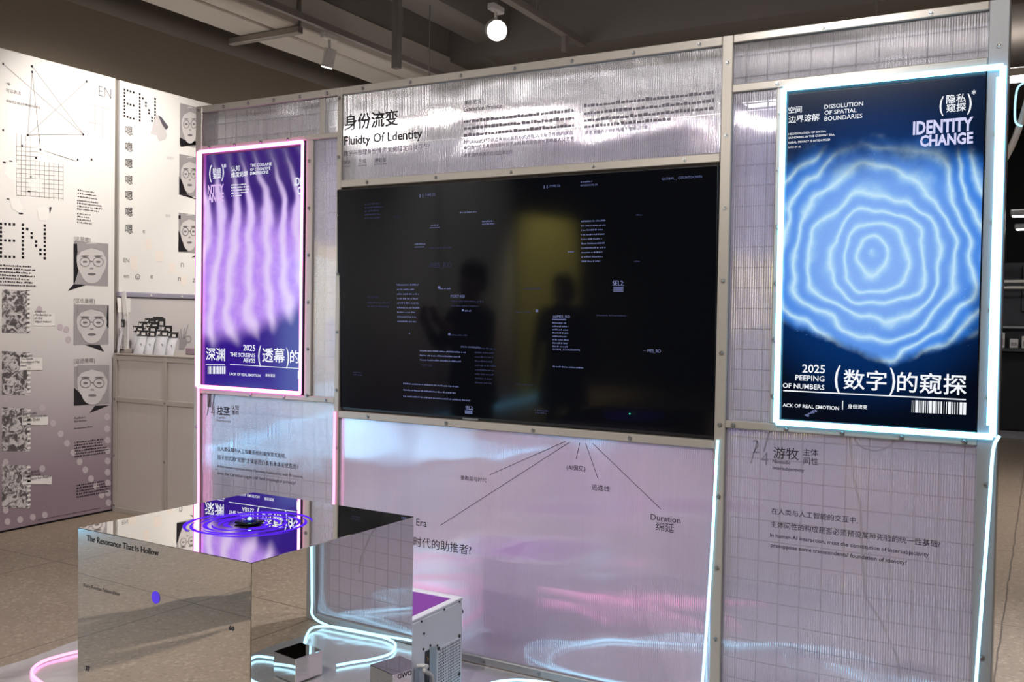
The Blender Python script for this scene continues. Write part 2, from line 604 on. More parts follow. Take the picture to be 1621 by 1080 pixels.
def tag(o, label, cat, group=None):
    o['label'] = label
    o['category'] = cat
    if group:
        o['group'] = group
    return o


def thing(name, label, cat, loc, group=None):
    o = bpy.data.objects.new(name, None)
    o.empty_display_size = 0.1
    COL.objects.link(o)
    o.location = loc
    return tag(o, label, cat, group)


def struct(name, mb, mat):
    o = mb.build(name, mat)
    o['kind'] = 'structure'
    return o


def dup_tree(o, parent=None):
    c = o.copy()
    COL.objects.link(c)
    if parent is not None:
        c.parent = parent
    for ch in list(o.children):
        dup_tree(ch, c)
    return c


_fc = {}


def glyphs(body, bold=0.0, res=2):
    if any(ord(c_) > 0x2000 for c_ in body):
        bold = min(bold, 0.010)
    key = (body, bold, res)
    if key in _fc:
        return _fc[key]
    c = bpy.data.curves.new('glyphs', 'FONT')
    c.body = body
    c.resolution_u = res
    c.offset = bold
    o = bpy.data.objects.new('glyphs', c)
    COL.objects.link(o)
    dg = bpy.context.evaluated_depsgraph_get()
    me = bpy.data.meshes.new_from_object(o.evaluated_get(dg))
    vs = [(v.co.x, v.co.y) for v in me.vertices]
    fs = [tuple(p.vertices) for p in me.polygons]
    bpy.data.objects.remove(o)
    bpy.data.curves.remove(c)
    bpy.data.meshes.remove(me)
    x0 = min(v[0] for v in vs); x1 = max(v[0] for v in vs)
    _fc[key] = ([(v[0] - x0, v[1]) for v in vs], fs, x1 - x0)
    return _fc[key]


AX = {'Y': (Vector((1, 0, 0)), Vector((0, 0, 1))), 'X': (Vector((0, 1, 0)), Vector((0, 0, 1)))}


def lettering(parent, rows, mat, plane, bold=0.0, name='lettering', label=None, kx=None):
    """rows of (text, pixel left, pixel right end, pixel baseline[, height factor]) laid on an axis plane"""
    ax, val = plane
    ux, uz = AX[ax]
    mb = MB()
    for row in rows:
        body, xl, xr, yb = row[:4]
        hs = row[4] if len(row) > 4 else 1.0
        b = row[5] if len(row) > 5 else bold
        p0 = at(xl, yb, ax, val)
        p1 = at(xr, yb, ax, val)
        vs, fs, w = glyphs(body, b)
        s = (p1 - p0).dot(ux) / w
        mb.add([p0 + ux * (x * s) + uz * (y * s * hs) for x, y in vs], fs)
    o = mb.build(name, mat, parent)
    if label:
        o['label'] = label
    return o


def flat(parent, name, polys, mat, plane, label=None):
    """printed or cut shapes given as lists of pixel points on an axis plane"""
    mb = MB()
    for p in polys:
        mb.poly([at(x, y, *plane) for x, y in p])
    o = mb.build(name, mat, parent)
    if label:
        o['label'] = label
    return o


def strokes(mb, p0, p1, w, plane, k=0):
    """a thin line of metric width w between two pixels on a plane"""
    a, b = at(*p0, *plane), at(*p1, *plane)
    ux, uz = AX[plane[0]]
    d = (b - a).normalized()
    n = Vector((0, 0, 0)) + ux * (-d.dot(uz)) + uz * d.dot(ux)
    n = n * (w / 2)
    mb.quad(a - n, b - n, b + n, a + n, k)


def rect(x0, y0, x1, y1, plane):
    ux, uz = AX[plane[0]]
    a = at(x0, y1, *plane); c = at(x1, y0, *plane)
    w = (c - a).dot(ux); h = (c - a).dot(uz)
    return [a, a + ux * w, a + ux * w + uz * h, a + uz * h]


def bars(mb, x, y, w, h, plane, n=1, gap=None, rnd=None, words=True):
    """n lines of unreadable small print: rows of short dashes, w and h in pixels"""
    rnd = rnd or random
    for i in range(n):
        p = at(x, y + (gap or h * 2) * i, *plane)
        e = at(x + w, y + (gap or h * 2) * i, *plane)
        ux, uz = AX[plane[0]]
        L = (e - p).dot(ux)
        hh = abs((at(x, y + h, *plane) - at(x, y, *plane)).z)
        s = 0.0
        end = L * (rnd.uniform(0.75, 1.0) if words else 1.0)
        while s < end:
            d = min(hh * rnd.uniform(0.5, 1.3), end - s)
            a = p + ux * s
            t = hh * rnd.uniform(0.55, 1.0)
            mb.quad(a, a + ux * d, a + ux * d + uz * t, a + uz * t)
            s += d + hh * rnd.choice((0.25, 0.3, 0.35, 0.8 if words else 0.3))


# ------------------------------------------------------------------ the room
struct('floor', MB().box((-9, -10, -0.1), (6, 12.2, 0)), M['floor'])
struct('ceiling', MB().box((-9, -10, 4.6), (6, 12.2, 4.75)), M['ceiling'])
struct('wall_left', MB().box((-7.3, -10, 0), (-7.1, 12.2, 4.6)), M['dark_wall'])
struct('wall_right', MB().box((5.8, -10, 0), (6, 12.2, 4.6)), M['black_wall'])
struct('wall_back', MB().box((-7.1, 12.0, 0), (5.8, 12.2, 4.6)), M['black_wall'])
struct('wall_front', MB().box((-7.1, -10, 0), (5.8, -9.8, 4.6)), M['black_wall'])
struct('trim_1', MB().box((-7.1, 4.55, 4.05), (5.8, 5.1, 4.6)), M['beam'])          # downstand beam across the room
struct('trim_2', MB().box((-4.98, -9.8, 4.2), (-4.6, 4.55, 4.6)), M['beam'])        # downstand beam beside the lighting rail
struct('trim_3', MB().box((-7.1, -4.6, 4.05), (5.8, -4.1, 4.6)), M['beam'])

# ------------------------------------------------------------------ overhead services
t = thing('ventilation_duct', 'pale flat duct running overhead beside the round pipe', 'duct', (-5.6, 1, 3.8))
MB().bevel_box((-5.90, -9.6, 3.8), (-5.54, 11.6, 4.1), 0.01).build('duct_body', M['duct_white'], t)
MB().bevel_box((-5.505, -9.6, 3.8), (-5.28, 11.6, 4.1), 0.01).build('duct_body', M['duct_white'], t)
MB().box((-5.88, -9.6, 3.84), (-5.3, 11.6, 4.55)).build('duct_core', M['ceiling'], t)
t = thing('ceiling_pipe', 'thick round pipe along the top of the umber wall', 'pipe', (-6.3, 1, 3.9))
MB().cyl((-6.33, -9.8, 3.92), (-6.33, 11.8, 3.92), 0.14, n=24).build('pipe_body', M['pipe'], t, smooth=True)
for y in (-6, -2, 2.0, 5.6, 9):
    MB().box((-6.35, y, 4.05), (-6.31, y + 0.03, 4.6)).build('hanger', M['pipe'], t)
t = thing('hanging_bar', 'short grey bar hung crosswise under the pale duct', 'bar', (-5.6, 2.33, 3.75))
MB().bevel_box((-6.02, 2.30, 3.74), (-5.25, 2.36, 3.795), 0.006).build('bar_body', M['track'], t)
MB().cyl((-5.262, 2.33, 3.79), (-5.262, 2.33, 4.6), 0.012).build('hanger', M['track'], t)

t = thing('lighting_rail', 'long thin lighting rail beside the pale duct', 'track', (-5.14, 1, 3.86))
MB().box((-5.16, -9.5, 3.80), (-5.12, 9.5, 3.85)).build('rail_body', M['track'], t)
for y in (-5, -1, 1.6, 5.9):
    MB().cyl((-5.14, y, 3.85), (-5.14, y, 4.6), 0.012).build('hanger', M['track'], t)
t = thing('hanging_post', 'square grey post dropping from the ceiling above the clear partition', 'post', (-4.75, 2.95, 3.8))
MB().box((-4.79, 2.92, 3.55), (-4.73, 2.98, 4.2)).build('post_body', M['beam'], t)
t = thing('lighting_rail', 'bright-edged lighting rail dipping behind the top of the middle partition', 'track', (-3.78, 3, 4.0))
MB().box((-3.82, 0.6, 4.0), (-3.75, 4.5, 4.06)).build('rail_body', M['track'], t)
MB().box((-3.81, 4.1, 3.86), (-3.77, 4.14, 4.0)).build('rail_end', M['track'], t)
for y in (1.0, 3.6):
    MB().cyl((-3.785, y, 4.06), (-3.785, y, 4.6), 0.012).build('hanger', M['track'], t)


def spotlight(k, label, face=None, size=1.0):
    loc, aim, watts, colr, ang = SPOTS[k]
    loc, aim = Vector(loc), Vector(aim)
    d = (aim - loc).normalized()
    b = thing('track_spotlight', label, 'spotlight', (loc.x, loc.y, loc.z + 0.14), 'ceiling spotlights')
    r = 0.05 * size
    MB().bevel_box((loc.x - 0.03, loc.y - 0.08, loc.z + 0.13), (loc.x + 0.03, loc.y + 0.08, loc.z + 0.18), 0.008).build('adapter', M['lamp_white'], b)
    MB().cyl((loc.x, loc.y, loc.z + 0.13), loc - d * 0.02, 0.012, n=10).build('stem', M['lamp_white'], b)
    hd = MB().cyl(loc - d * 0.06, loc + d * 0.09, r, n=24)
    hd = hd.build('lamp_head', M['lamp_white'], b)
    MB().cyl(loc + d * 0.0905, loc + d * 0.096, r * 0.86, n=24).build('lens', face or M['lamp_face_low'], hd)
    if k:
        MB().cyl((loc.x, loc.y, loc.z + 0.18), (loc.x, loc.y, 4.6), 0.008, n=8).build('drop_rod', M['track'], b)
    lamp('lamp_beam', 'SPOT', loc + d * 0.11, aim, watts, colr, 0.05, ang, 0.7, b)


spotlight(0, 'small white spotlight hanging from the rail beside the pale duct')
spotlight(1, 'ceiling spotlight aimed at the printed board with network lines')
spotlight(2, 'ceiling spotlight aimed at the blank white board by the cyan display')
spotlight(3, 'ceiling spotlight aimed at the tall white boards behind the visitors')
spotlight(4, 'ceiling spotlight aimed at the olive yellow board')
spotlight(5, 'ceiling spotlight in front of the black television')
spotlight(6, 'ceiling spotlight above the mirrored plinth')
spotlight(7, 'ceiling spotlight in front of the blue fingerprint poster')
spotlight(8, 'glaring spotlight shining over the top of the middle partition', M['lamp_face'], 1.5)
spotlight(9, 'ceiling spotlight behind the blue framed partition')
spotlight(10, 'ceiling spotlight over the empty floor beyond the partitions')
spotlight(11, 'ceiling spotlight over the empty floor behind the visitors')

for x, y, lx, ly, lab in ((-2.6, -4.9, 3.0, 0.30, 'long strip lamp hung crosswise nearest behind the visitors'), (-2.9, -7.2, 4.2, 0.30, 'long strip lamp hung crosswise near the far front wall'),
                          (1.6, -2.5, 0.30, 2.4, 'added unseen strip lamp hung lengthwise beside the fingerprint poster'),  # this lamp and the next two are added as room fill
                          (1.8, 3.5, 0.30, 3.0, 'added unseen strip lamp hung lengthwise behind the partitions'), (-1.5, 8.0, 3.5, 0.30, 'added unseen strip lamp before the far shop counter')):
    t = thing('strip_lamp', lab, 'ceiling light', (x, y, 4.15), 'hanging strip lamps')
    MB().bevel_box((x - lx / 2 - 0.02, y - ly / 2 - 0.02, 4.12), (x + lx / 2 + 0.02, y + ly / 2 + 0.02, 4.20), 0.006).build('housing', M['lamp_white'], t)
    MB().box((x - lx / 2, y - ly / 2, 4.112), (x + lx / 2, y + ly / 2, 4.12)).build('diffuser', M['strip_lamp'], t)
    MB().box((x - lx / 2, y - ly / 2, 4.20), (x + lx / 2, y + ly / 2, 4.206)).build('added_up_diffuser', M['added_up_glow'], t)  # glowing top face added to each housing to light the ceiling
    for k in (-1, 1):
        hx, hy = (x + k * lx * 0.4, y) if lx > ly else (x, y + k * ly * 0.4)
        MB().cyl((hx, hy, 4.20), (hx, hy, 4.6), 0.006, n=8).build('hanger', M['track'], t)

for x, y, z, lx, ly, lab in ((-6.62, 3.2, 2.75, 0.10, 6.5, 'added unseen uplight behind the printed boards washing the umber wall'), (-2.9, 3.4, 2.95, 4.6, 0.10, 'added uplight hidden low behind the television'), (-6.62, -5.0, 2.75, 0.10, 6.0, 'added unseen uplight behind the blank white boards')):
    t = thing('added_uplight', lab, 'ceiling light', (x, y, z), 'added hidden uplights')  # hidden uplights added to lift the dark wall and ceiling
    MB().bevel_box((x - lx / 2 - 0.02, y - ly / 2 - 0.02, z), (x + lx / 2 + 0.02, y + ly / 2 + 0.02, z + 0.06), 0.006).build('housing', M['lamp_white'], t)
    MB().box((x - lx / 2, y - ly / 2, z + 0.06), (x + lx / 2, y + ly / 2, z + 0.066)).build('diffuser', M['added_up_glow'], t)
    for k in (-1, 1):
        hx, hy = (x + k * lx * 0.4, y) if lx > ly else (x, y + k * ly * 0.4)
        MB().cyl((hx, hy, z + 0.066), (hx, hy, 4.6), 0.005, n=8).build('hanger', M['track'], t)

# ------------------------------------------------------------------ partitions of ribbed sheet
YF = 0.0            # front of the sheets
DEP = 0.10
XL, XA, XB, XR = -3.838, -2.905, -1.062, -0.125
ZT = 2.555
F0, F1 = -0.014, 0.0


def wz(x, y):
    return at(x, y, 'Y', YF)


def bar_box(parent, name, x0, z0, x1, z1, mat=None, y0=F0, y1=DEP):
    return MB().bevel_box((x0, y0, z0), (x1, y1, z1), 0.003).build(name, mat or M['frame'], parent)


def sheet(parent, name, x0, z0, x1, z1, mat, y0=0.0, y1=0.008):
    return MB().box((x0, y0, z0), (x1, y1, z1)).build(name, mat, parent)


def screws(parent, pts):
    for x, z in pts:
        mb = MB()
        mb.cyl((x, F0, z), (x, F0 - 0.004, z), 0.0085, 0.0085, 12)
        mb.cyl((x, F0 - 0.004, z), (x, F0 - 0.008, z), 0.0065, 0.004, 12)
        mb.build('screw', M['screw'], parent)


def wire_grid(parent, x0, z0, x1, z1, sp=0.0762, r=0.0024, y=0.030):
    mb = MB()
    x = x0 + sp * 0.6
    while x < x1:
        mb.cyl((x, y, z0), (x, y, z1), r, n=5)
        x += sp
    z = z0 + sp * 0.5
    while z < z1:
        mb.cyl((x0, y + 2 * r, z), (x1, y + 2 * r, z), r, n=5)
        z += sp
    return mb.build('wire_grid', M['wire'], parent)


def line(n, a, b):
    return [a + (b - a) * i / (n - 1) for i in range(n)]


z_r2 = wz(530, 215).z          # rail above the violet poster
z_low = wz(500, 624).z         # rail below it
LP0, LP1 = wz(318, 400).x, wz(485, 400).x
zl_hi, zl_lo = 2.326, 1.108

# left section
A = thing('display_partition', 'narrow ribbed clear partition holding the violet wave poster', 'partition', (XL, 0, 0), 'ribbed clear display partitions')
bar_box(A, 'frame_post', XL, 0.0, XL + 0.045, ZT)
bar_box(A, 'frame_post', XA - 0.115, zl_hi + 0.024, XA - 0.085, ZT - 0.035, y0=-0.004)
bar_box(A, 'frame_post', LP1 + 0.004, zl_lo - 0.002, LP1 + 0.046, zl_hi)
bar_box(A, 'frame_rail', XL + 0.045, ZT - 0.035, XA, ZT)
bar_box(A, 'frame_rail', XL + 0.045, zl_hi, XA, zl_hi + 0.024)
bar_box(A, 'frame_rail', XL + 0.045, zl_lo - 0.028, XA, zl_lo - 0.002)
bar_box(A, 'frame_rail', XL + 0.045, 0.0, XA, 0.04)
sheet(A, 'upper_sheet', XL + 0.045, zl_hi + 0.024, XA, ZT - 0.035, M['sheet_grid'])
sheet(A, 'side_sheet', LP1 + 0.046, zl_lo - 0.002, XA, zl_hi, M['sheet'])
A_low = sheet(A, 'lower_sheet', XL + 0.045, 0.04, XA, zl_lo - 0.028, M['sheet'])
sheet(A, 'back_sheet', XL + 0.045, 0.04, XA, zl_hi, M['sheet_back'], DEP - 0.010, DEP - 0.002)
wire_grid(A, XL + 0.045, zl_hi + 0.024, XA, ZT - 0.035)
wire_grid(A, LP1 + 0.046, zl_lo - 0.002, XA, zl_hi)
wire_grid(A, XL + 0.045, 0.04, XA, zl_lo - 0.028)
screws(A, [(XL + 0.022, z) for z in line(6, 0.5, ZT - 0.02)] + [(x, ZT - 0.018) for x in line(5, XL + 0.2, XA - 0.06)]
       + [(x, zl_hi + 0.012) for x in line(4, XL + 0.1, XA - 0.3)] + [(LP1 + 0.025, z) for z in line(6, zl_lo, zl_hi - 0.1)]
       + [(x, zl_lo - 0.015) for x in (XL + 0.4, XL + 0.62, XA - 0.05)])
PL = ('Y', -0.0012)
lettering(A_low, [('块茎', 343.5, 363.5, 655)], M['ink'], PL, 0.01)
lettering(A_low, [('认知', 366, 377.5, 648), ('重构', 366.5, 377.5, 656)], M['ink_mid'], PL)
lettering(A_low, [('1', 328, 334, 646, 1.2), ('/', 335, 341, 648, 1.3), ('/', 327, 333, 658, 1.3), ('4', 334, 340, 659, 1.2)], M['ink_soft'], PL, -0.01)
lettering(A_low, [('Rhizomatic', 343.5, 359, 657), ('Cognitive', 343.5, 356, 662), ('Reconstruction', 343.5, 365, 667)], M['ink_soft'], PL)
lettering(A_low, [('当人类认知与人工智能系统形成块茎式连接,', 344, 452, 713), ('笛卡尔式的“我思”主体是否仍具有本体论优先性?', 344, 472, 727)], M['ink'], PL)
lettering(A_low, [('When human cognition forms rhizomatic connections with AI systems,', 344, 480, 740), ('does the Cartesian cogito still hold ontological primacy?', 344, 468, 751)], M['ink_mid'], PL)

# middle section
B = thing('display_partition', 'widest ribbed clear partition around the black television', 'partition', (XA, 0, 0), 'ribbed clear display partitions')
zt0, zt1 = 1.0506, 2.0815      # television opening
bar_box(B, 'frame_post', XA, 0.0, XA + 0.026, ZT)
bar_box(B, 'frame_post', XB - 0.012, 0.0, XB + 0.030, ZT)
bar_box(B, 'frame_rail', XA + 0.026, ZT - 0.035, XB - 0.012, ZT)
bar_box(B, 'frame_rail', XA + 0.026, zt1 + 0.008, XB - 0.012, zt1 + 0.042)
bar_box(B, 'frame_rail', XA + 0.026, zt0 - 0.036, XB - 0.012, zt0 - 0.004)
bar_box(B, 'frame_rail', XA + 0.026, 0.0, XB - 0.012, 0.035, M['frame_cool'])
B_up = sheet(B, 'upper_sheet', XA + 0.026, zt1 + 0.042, XB - 0.012, ZT - 0.035, M['sheet_top'])
B_low = sheet(B, 'lower_sheet', XA + 0.026, 0.035, XB - 0.012, zt0 - 0.036, M['sheet_mid'])
sheet(B, 'back_sheet', XA + 0.026, 0.035, XB - 0.012, zt0 - 0.036, M['sheet_back'], DEP - 0.010, DEP - 0.002)
sheet(B, 'back_sheet', XA + 0.026, zt1 + 0.042, XB - 0.012, zt1 + 0.20, M['sheet_back'], DEP - 0.010, DEP - 0.002)
screws(B, [(XA + 0.013, z) for z in line(8, 0.6, ZT - 0.05)] + [(XB + 0.009, z) for z in line(9, 0.3, ZT - 0.1)]
       + [(x, ZT - 0.018) for x in line(7, XA + 0.15, XB - 0.1)] + [(x, zt1 + 0.025) for x in line(5, XA + 0.18, XB - 0.15)]
       + [(x, zt0 - 0.02) for x in line(4, XA + 0.2, XB - 0.35)] + [(x, 0.018) for x in line(6, XA + 0.3, XB - 0.2)])
lettering(B_up, [('身份流变', 545, 630, 205)], M['ink'], PL, 0.010)
lettering(B_up, [('Fluidty Of Ldentity', 544.5, 668, 230)], M['ink'], PL, 0.012)
lettering(B_up, [('数字与物理身份博弈,如何锚定自我存在?', 544, 680, 247)], M['ink_mid'], PL)
lettering(B_up, [('块茎', 543.5, 554.5, 260), ('生成', 567.5, 579, 258.5), ('德勒兹', 593, 611, 257)], M['ink_mid'], PL)
mb = MB()
for x, w, y in ((543, 11, 265), (567, 13, 263.5), (592, 19, 261)):
    bars(mb, x, y, w, 2, PL, words=False)
mb.build('small_print', M['ink_soft'], B_up)
lettering(B_up, [('策展前言', 735, 762, 166), ('Exhibition Preface', 734, 794, 177)], M['ink_mid'], PL)
mb = MB()
for i, (x0, x1, y) in enumerate(((734, 908, 195), (734, 908, 206), (734, 908, 217), (925, 1130, 170), (925, 1130, 182), (925, 1130, 193), (925, 1062, 203))):
    n = 0
    p = at(x0, y, *PL); q = at(x1, y, *PL)
    bars(mb, x0, y, x1 - x0, 5.5, PL, words=False)
mb.build('small_print', M['ink_soft'], B_up)
lettering(B_up, [('时代AI,以此对于新近来与计算的方式占有,人文化于传统的状态,', 734, 908, 228),
              ('AI作为一个工具,在信息时代下,AI所具有的创造性影响着人文艺术', 734, 908, 237),
              ('进步,这作用真的在日益演进的', 734, 811, 249), ('思考,准备在这样的情境下理解与探索。', 926, 1028, 213)], M['ink_soft'], PL)
lettering(B_low, [('(AI偏见)', 897, 926.5, 743), ('德勒兹与时代', 729, 770, 759), ('逃逸线', 937, 965, 775)], M['ink'], PL)
lettering(B_low, [('Era', 659, 675.5, 832), ('成时代的助推者?', 640, 746, 861), ('Duration', 1030, 1077, 823), ('绵延', 1038, 1067, 839)], M['ink'], PL)
mb = MB()
for a, b in (((895, 699), (775, 752)), ((902, 700), (697, 832)), ((918, 701), (912, 727)), ((927, 702), (947, 759)), ((938, 702), (1046, 806))):
    strokes(mb, a, b, 0.0022, PL)
mb.build('printed_lines', M['ink'], B_low)

# right section
zr_hi, zr_lo = 2.372, 1.126
RP0 = wz(1226, 400).x
Cn = thing('display_partition', 'ribbed clear partition holding the blue fingerprint poster', 'partition', (XB, 0, 0), 'ribbed clear display partitions')
X0 = XB + 0.030
bar_box(Cn, 'frame_post', XR - 0.062, 0.0, XR, ZT, M['frame_cool'])
bar_box(Cn, 'frame_post', RP0 - 0.002, zr_lo, RP0 + 0.024, zr_hi - 0.03)
bar_box(Cn, 'frame_rail', X0, ZT - 0.030, XR - 0.062, ZT)
bar_box(Cn, 'frame_rail', X0, zr_hi - 0.03, XR - 0.062, zr_hi)
bar_box(Cn, 'frame_rail', X0, zr_lo - 0.028, XR - 0.062, zr_lo)
bar_box(Cn, 'frame_rail', X0, 0.0, XR - 0.062, 0.035, M['frame_cool'])
sheet(Cn, 'upper_sheet', X0, zr_hi, XR - 0.062, ZT - 0.03, M['sheet_grid'])
sheet(Cn, 'side_sheet', X0, zr_lo, RP0 - 0.002, zr_hi - 0.03, M['sheet'])
C_low = sheet(Cn, 'lower_sheet', X0, 0.035, XR - 0.062, zr_lo - 0.028, M['sheet'])
sheet(Cn, 'back_sheet', X0, 0.035, XR - 0.062, zr_hi - 0.12, M['sheet_back'], DEP - 0.010, DEP - 0.002)
wire_grid(Cn, X0, zr_hi, XR - 0.062, ZT - 0.03)
wire_grid(Cn, X0, zr_lo, RP0 - 0.002, zr_hi - 0.03)
wire_grid(Cn, X0, 0.035, XR - 0.062, zr_lo - 0.028)
screws(Cn, [(RP0 + 0.010, z) for z in line(6, zr_lo + 0.1, zr_hi - 0.12)] + [(XR - 0.03, z) for z in line(8, 0.4, ZT - 0.15)]
       + [(x, zr_lo - 0.016) for x in line(5, X0 + 0.03, XR - 0.1)] + [(x, ZT - 0.016) for x in (XB + 0.35, XB + 0.7)]
       + [(RP0, zr_hi - 0.014)])
lettering(C_low, [('游牧', 1224, 1264, 724)], M['ink'], PL, 0.0)
lettering(C_low, [('主体', 1271, 1295, 720), ('间性', 1272, 1295, 734)], M['ink'], PL)
lettering(C_low, [('2', 1191, 1202, 717, 1.1), ('/', 1208, 1220, 716, 1.1), ('/', 1188, 1199, 734, 1.1), ('4', 1204, 1216, 736, 1.1)], M['ink_soft'], PL, -0.018)
lettering(C_low, [('Nomadic', 1223, 1251, 733), ('Intersubjectivity', 1223, 1273, 743)], M['ink_mid'], PL, 0.01)
lettering(C_low, [('在人类与人工智能的交互中,', 1221, 1358, 813), ('主体间性的构成是否必须预设某种先验的统一性基础?', 1220, 1489, 834)], M['ink'], PL)
lettering(C_low, [('In human-AI interaction, must the constitution of intersubjectivity', 1219, 1471, 850),
               ('presuppose some transcendental foundation of identity?', 1220, 1436, 866)], M['ink'], PL, 0.006)

# cables between the sheets
mb = MB()
pts = [at(1345, 690, 'Y', 0.05), at(1352, 760, 'Y', 0.05), at(1362, 800, 'Y', 0.05), at(1366, 900, 'Y', 0.05), at(1370, 945, 'Y', 0.05), at(1395, 985, 'Y', 0.05), at(1420, 1040, 'Y', 0.05), at(1425, 1075, 'Y', 0.05)]
tag(MB().tube(pts, 0.005, 6).build('power_cable', M['cable_black'], loc=pts[-1]), 'black cable dangling behind the lower ribbed sheet under the blue poster', 'cable')
pts = []
for i in range(25):
    a = math.pi * i / 24
    pts.append(at(1385 - 32 * math.cos(a) * 1.0, 690 + 24 * math.sin(a), 'Y', 0.055))
tag(MB().tube(pts, 0.004, 6).build('power_cable', M['cable_black'], loc=pts[0]), 'small black cable loop sagging just under the blue poster', 'cable')
cc = at(1050, 1050, 'Y', 0.05)
pts = [cc + Vector((0.107 * math.cos(a), 0.012 * math.sin(a * 0.5), 0.11 * math.sin(a))) for a in [2 * math.pi * i / 40 for i in range(81)]]
tag(MB().tube(pts, 0.005, 6).build('cable_coil', M['cable_black'], loc=cc), 'round black cable coil low behind the middle ribbed sheet', 'cable')

# ------------------------------------------------------------------ television
TV = thing('television', 'large black television with scattered pale code text', 'television', (0.5 * (XA + XB), 0.03, zt0))
x0, x1 = -2.8985, -1.0755
MB().bevel_box((x0, 0.004, zt0), (x1, 0.045, zt1), 0.004).build('housing', M['bezel'], TV)
MB().box((x0 + 0.006, 0.001, zt0 + 0.014), (x1 - 0.006, 0.004, zt1 - 0.006)).build('screen', M['tv'], TV)
TVS = TV.children[-1] if TV.children[-1].name.startswith('screen') else [c for c in TV.children if c.name.startswith('screen')][0]
MB().box((-2.2, 0.0, zt0 + 0.001), (-2.12, 0.004, zt0 + 0.008)).build('badge', M['screw'], TV)
MB().cyl((-1.42, 0.0015, zt0 + 0.075), (-1.42, 0.0, zt0 + 0.075), 0.003, n=10).build('standby_light', glow('teal_standby_light', (0.1, 0.9, 0.6), 1.0), TV)
PT = ('Y', 0.0005)
for rows in ([('▮▮.TYPE 22;', 669, 694, 312)], [('▮▮./TYPE 22;', 865, 891, 298)], [('GLOBAL _ COUNTDOWN', 1051, 1114, 286)],
             [('REVISION.ML.PA', 923, 950, 296)], [('MES_RO', 684, 718, 424), ('—', 680, 688, 424)]):
    lettering(TVS, rows, M['blue_text'] if rows[0][1] != 684 else M['dim_text'], PT, name='screen_text')
lettering(TVS, [('PORT:458', 716, 738, 471)], M['blue_text'], PT, 0.01, name='screen_text')
lettering(TVS, [('PORT:458', 584, 602, 472), ('PORT:458', 668, 685, 579.5), ('ERROR', 628, 637, 345)], M['dim_text'], PT, name='screen_text')
lettering(TVS, [('SEL2;', 737, 749, 648, 1.2), ('SEL2;', 972, 990, 452, 1.2)], M['tv_text'], PT, 0.0, name='screen_text')
lettering(TVS, [('ERROR <FORBIDDEN>', 731, 762, 550)], M['blue_text'], PT, 0.0, name='screen_text')
lettering(TVS, [('—', 1019, 1024, 556), ('MES_RO', 1026, 1047, 557.5, 1.2)], M['tv_text'], PT, -0.01, name='screen_text')
lettering(TVS, [('GLOBAL_COUNTDOWN', 876, 919, 554), ('##MES_RO', 877, 904, 503)], M['tv_text'], PT, -0.01, name='screen_text')
lettering(TVS, [('GLOBAL _COUNTDOWN', 816, 845, 609)], M['dim_text'], PT, name='screen_text')
rr = random.Random(3)
blocks = [  # x, y, w, lines, gap, bright
    (582, 325, 30, 5, 5.5, 0), (631, 452, 36, 9, 7.2, 1), (923, 352, 40, 10, 7.0, 1), (753, 552, 34, 9, 6.8, 0), (876, 512, 28, 8, 5.3, 1),
    (666, 556, 80, 3, 7.2, 1), (639, 608, 106, 3, 10.0, 1), (717, 478, 52, 2, 7.2, 0), (732, 338, 32, 1, 5, 1), (767, 352, 22, 2, 4, 1),
    (660, 388, 18, 1, 4, 1), (686, 358, 14, 1, 4, 1), (683, 394, 44, 1, 4, 0), (831, 458, 30, 1, 4, 0), (818, 495, 28, 1, 4, 0),
    (876, 581, 52, 1, 4, 1), (847, 650, 24, 2, 4, 0), (946, 500, 54, 1, 4, 0), (560, 590, 16, 2, 4, 0), (584, 480, 40, 2, 6, 0), (902, 400, 10, 1, 4, 1),
    (698, 458, 18, 1, 5, 1), (738, 493, 10, 1, 4, 1), (714, 531, 30, 1, 4, 0), (923, 290, 18, 1, 4, 1), (1006, 415, 12, 1, 4, 0), (1010, 342, 12, 1, 4, 0)]
for x, y, w, n, gap, br in blocks:
    mb = MB()
    bars(mb, x, y, w, 2.4, PT, n, gap, rr)
    mb.build('screen_text', M['blue_text' if br else 'dim_text'], TVS)
mb = MB()
for xa, xb, y in ((736, 748, 651), (736, 748, 654), (973, 989, 455.5), (973, 989, 458), (876, 898, 506), (660, 675, 391.5), (684, 700, 361), (973, 989, 461)):
    mb.poly(rect(xa, y - 0.9, xb, y + 0.5, PT))
for xa, ya, s in ((698, 455, 4), (735, 491, 3.2), (713, 529, 3.4), (852, 492, 4), (650, 528, 1.6)):
    mb.poly(rect(xa - s / 2, ya - s / 2, xa + s / 2, ya + s / 2, PT))
mb.build('screen_underlines', M['blue_text'], TVS)
TV.rotation_euler = (R(1.35), 0, 0)

# ------------------------------------------------------------------ violet poster
pz0, pz1 = 1.128, 2.300
px0, px1 = -3.782, -3.126
V = thing('poster_screen', 'violet wave poster screen in a pink neon frame', 'screen', (0.5 * (px0 + px1), 0.0, zl_lo), 'vertical poster screens')
MB().bevel_box((px0 - 0.02, -0.006, zl_lo), (px1 + 0.02, 0.05, zl_hi - 0.002), 0.003).build('bezel', M['bezel'], V)
VD = MB().box((px0, -0.009, pz0), (px1, -0.006, pz1)).build('display', M['purple_screen'], V)
PV = ('Y', -0.0100)
lettering(VD, [('(', 331, 335, 282, 1.4), (')', 350.5, 354.5, 280, 1.4), ('*', 354, 358, 271, 1.2), ('阶级', 337, 350, 274.5), ('差异', 337, 350, 283)], M['white_text'], PV, 0.010)
lettering(VD, [('认知', 366, 379.5, 271), ('维度坍塌', 366, 392, 280.5)], M['white_text'], PV, 0.010)
lettering(VD, [('THE COLLAPSE', 396, 430, 264.5), ('OF COGNITIVE', 396, 428, 271), ('DIMENSIONS', 396, 425, 277)], M['white_text'], PV, 0.010)
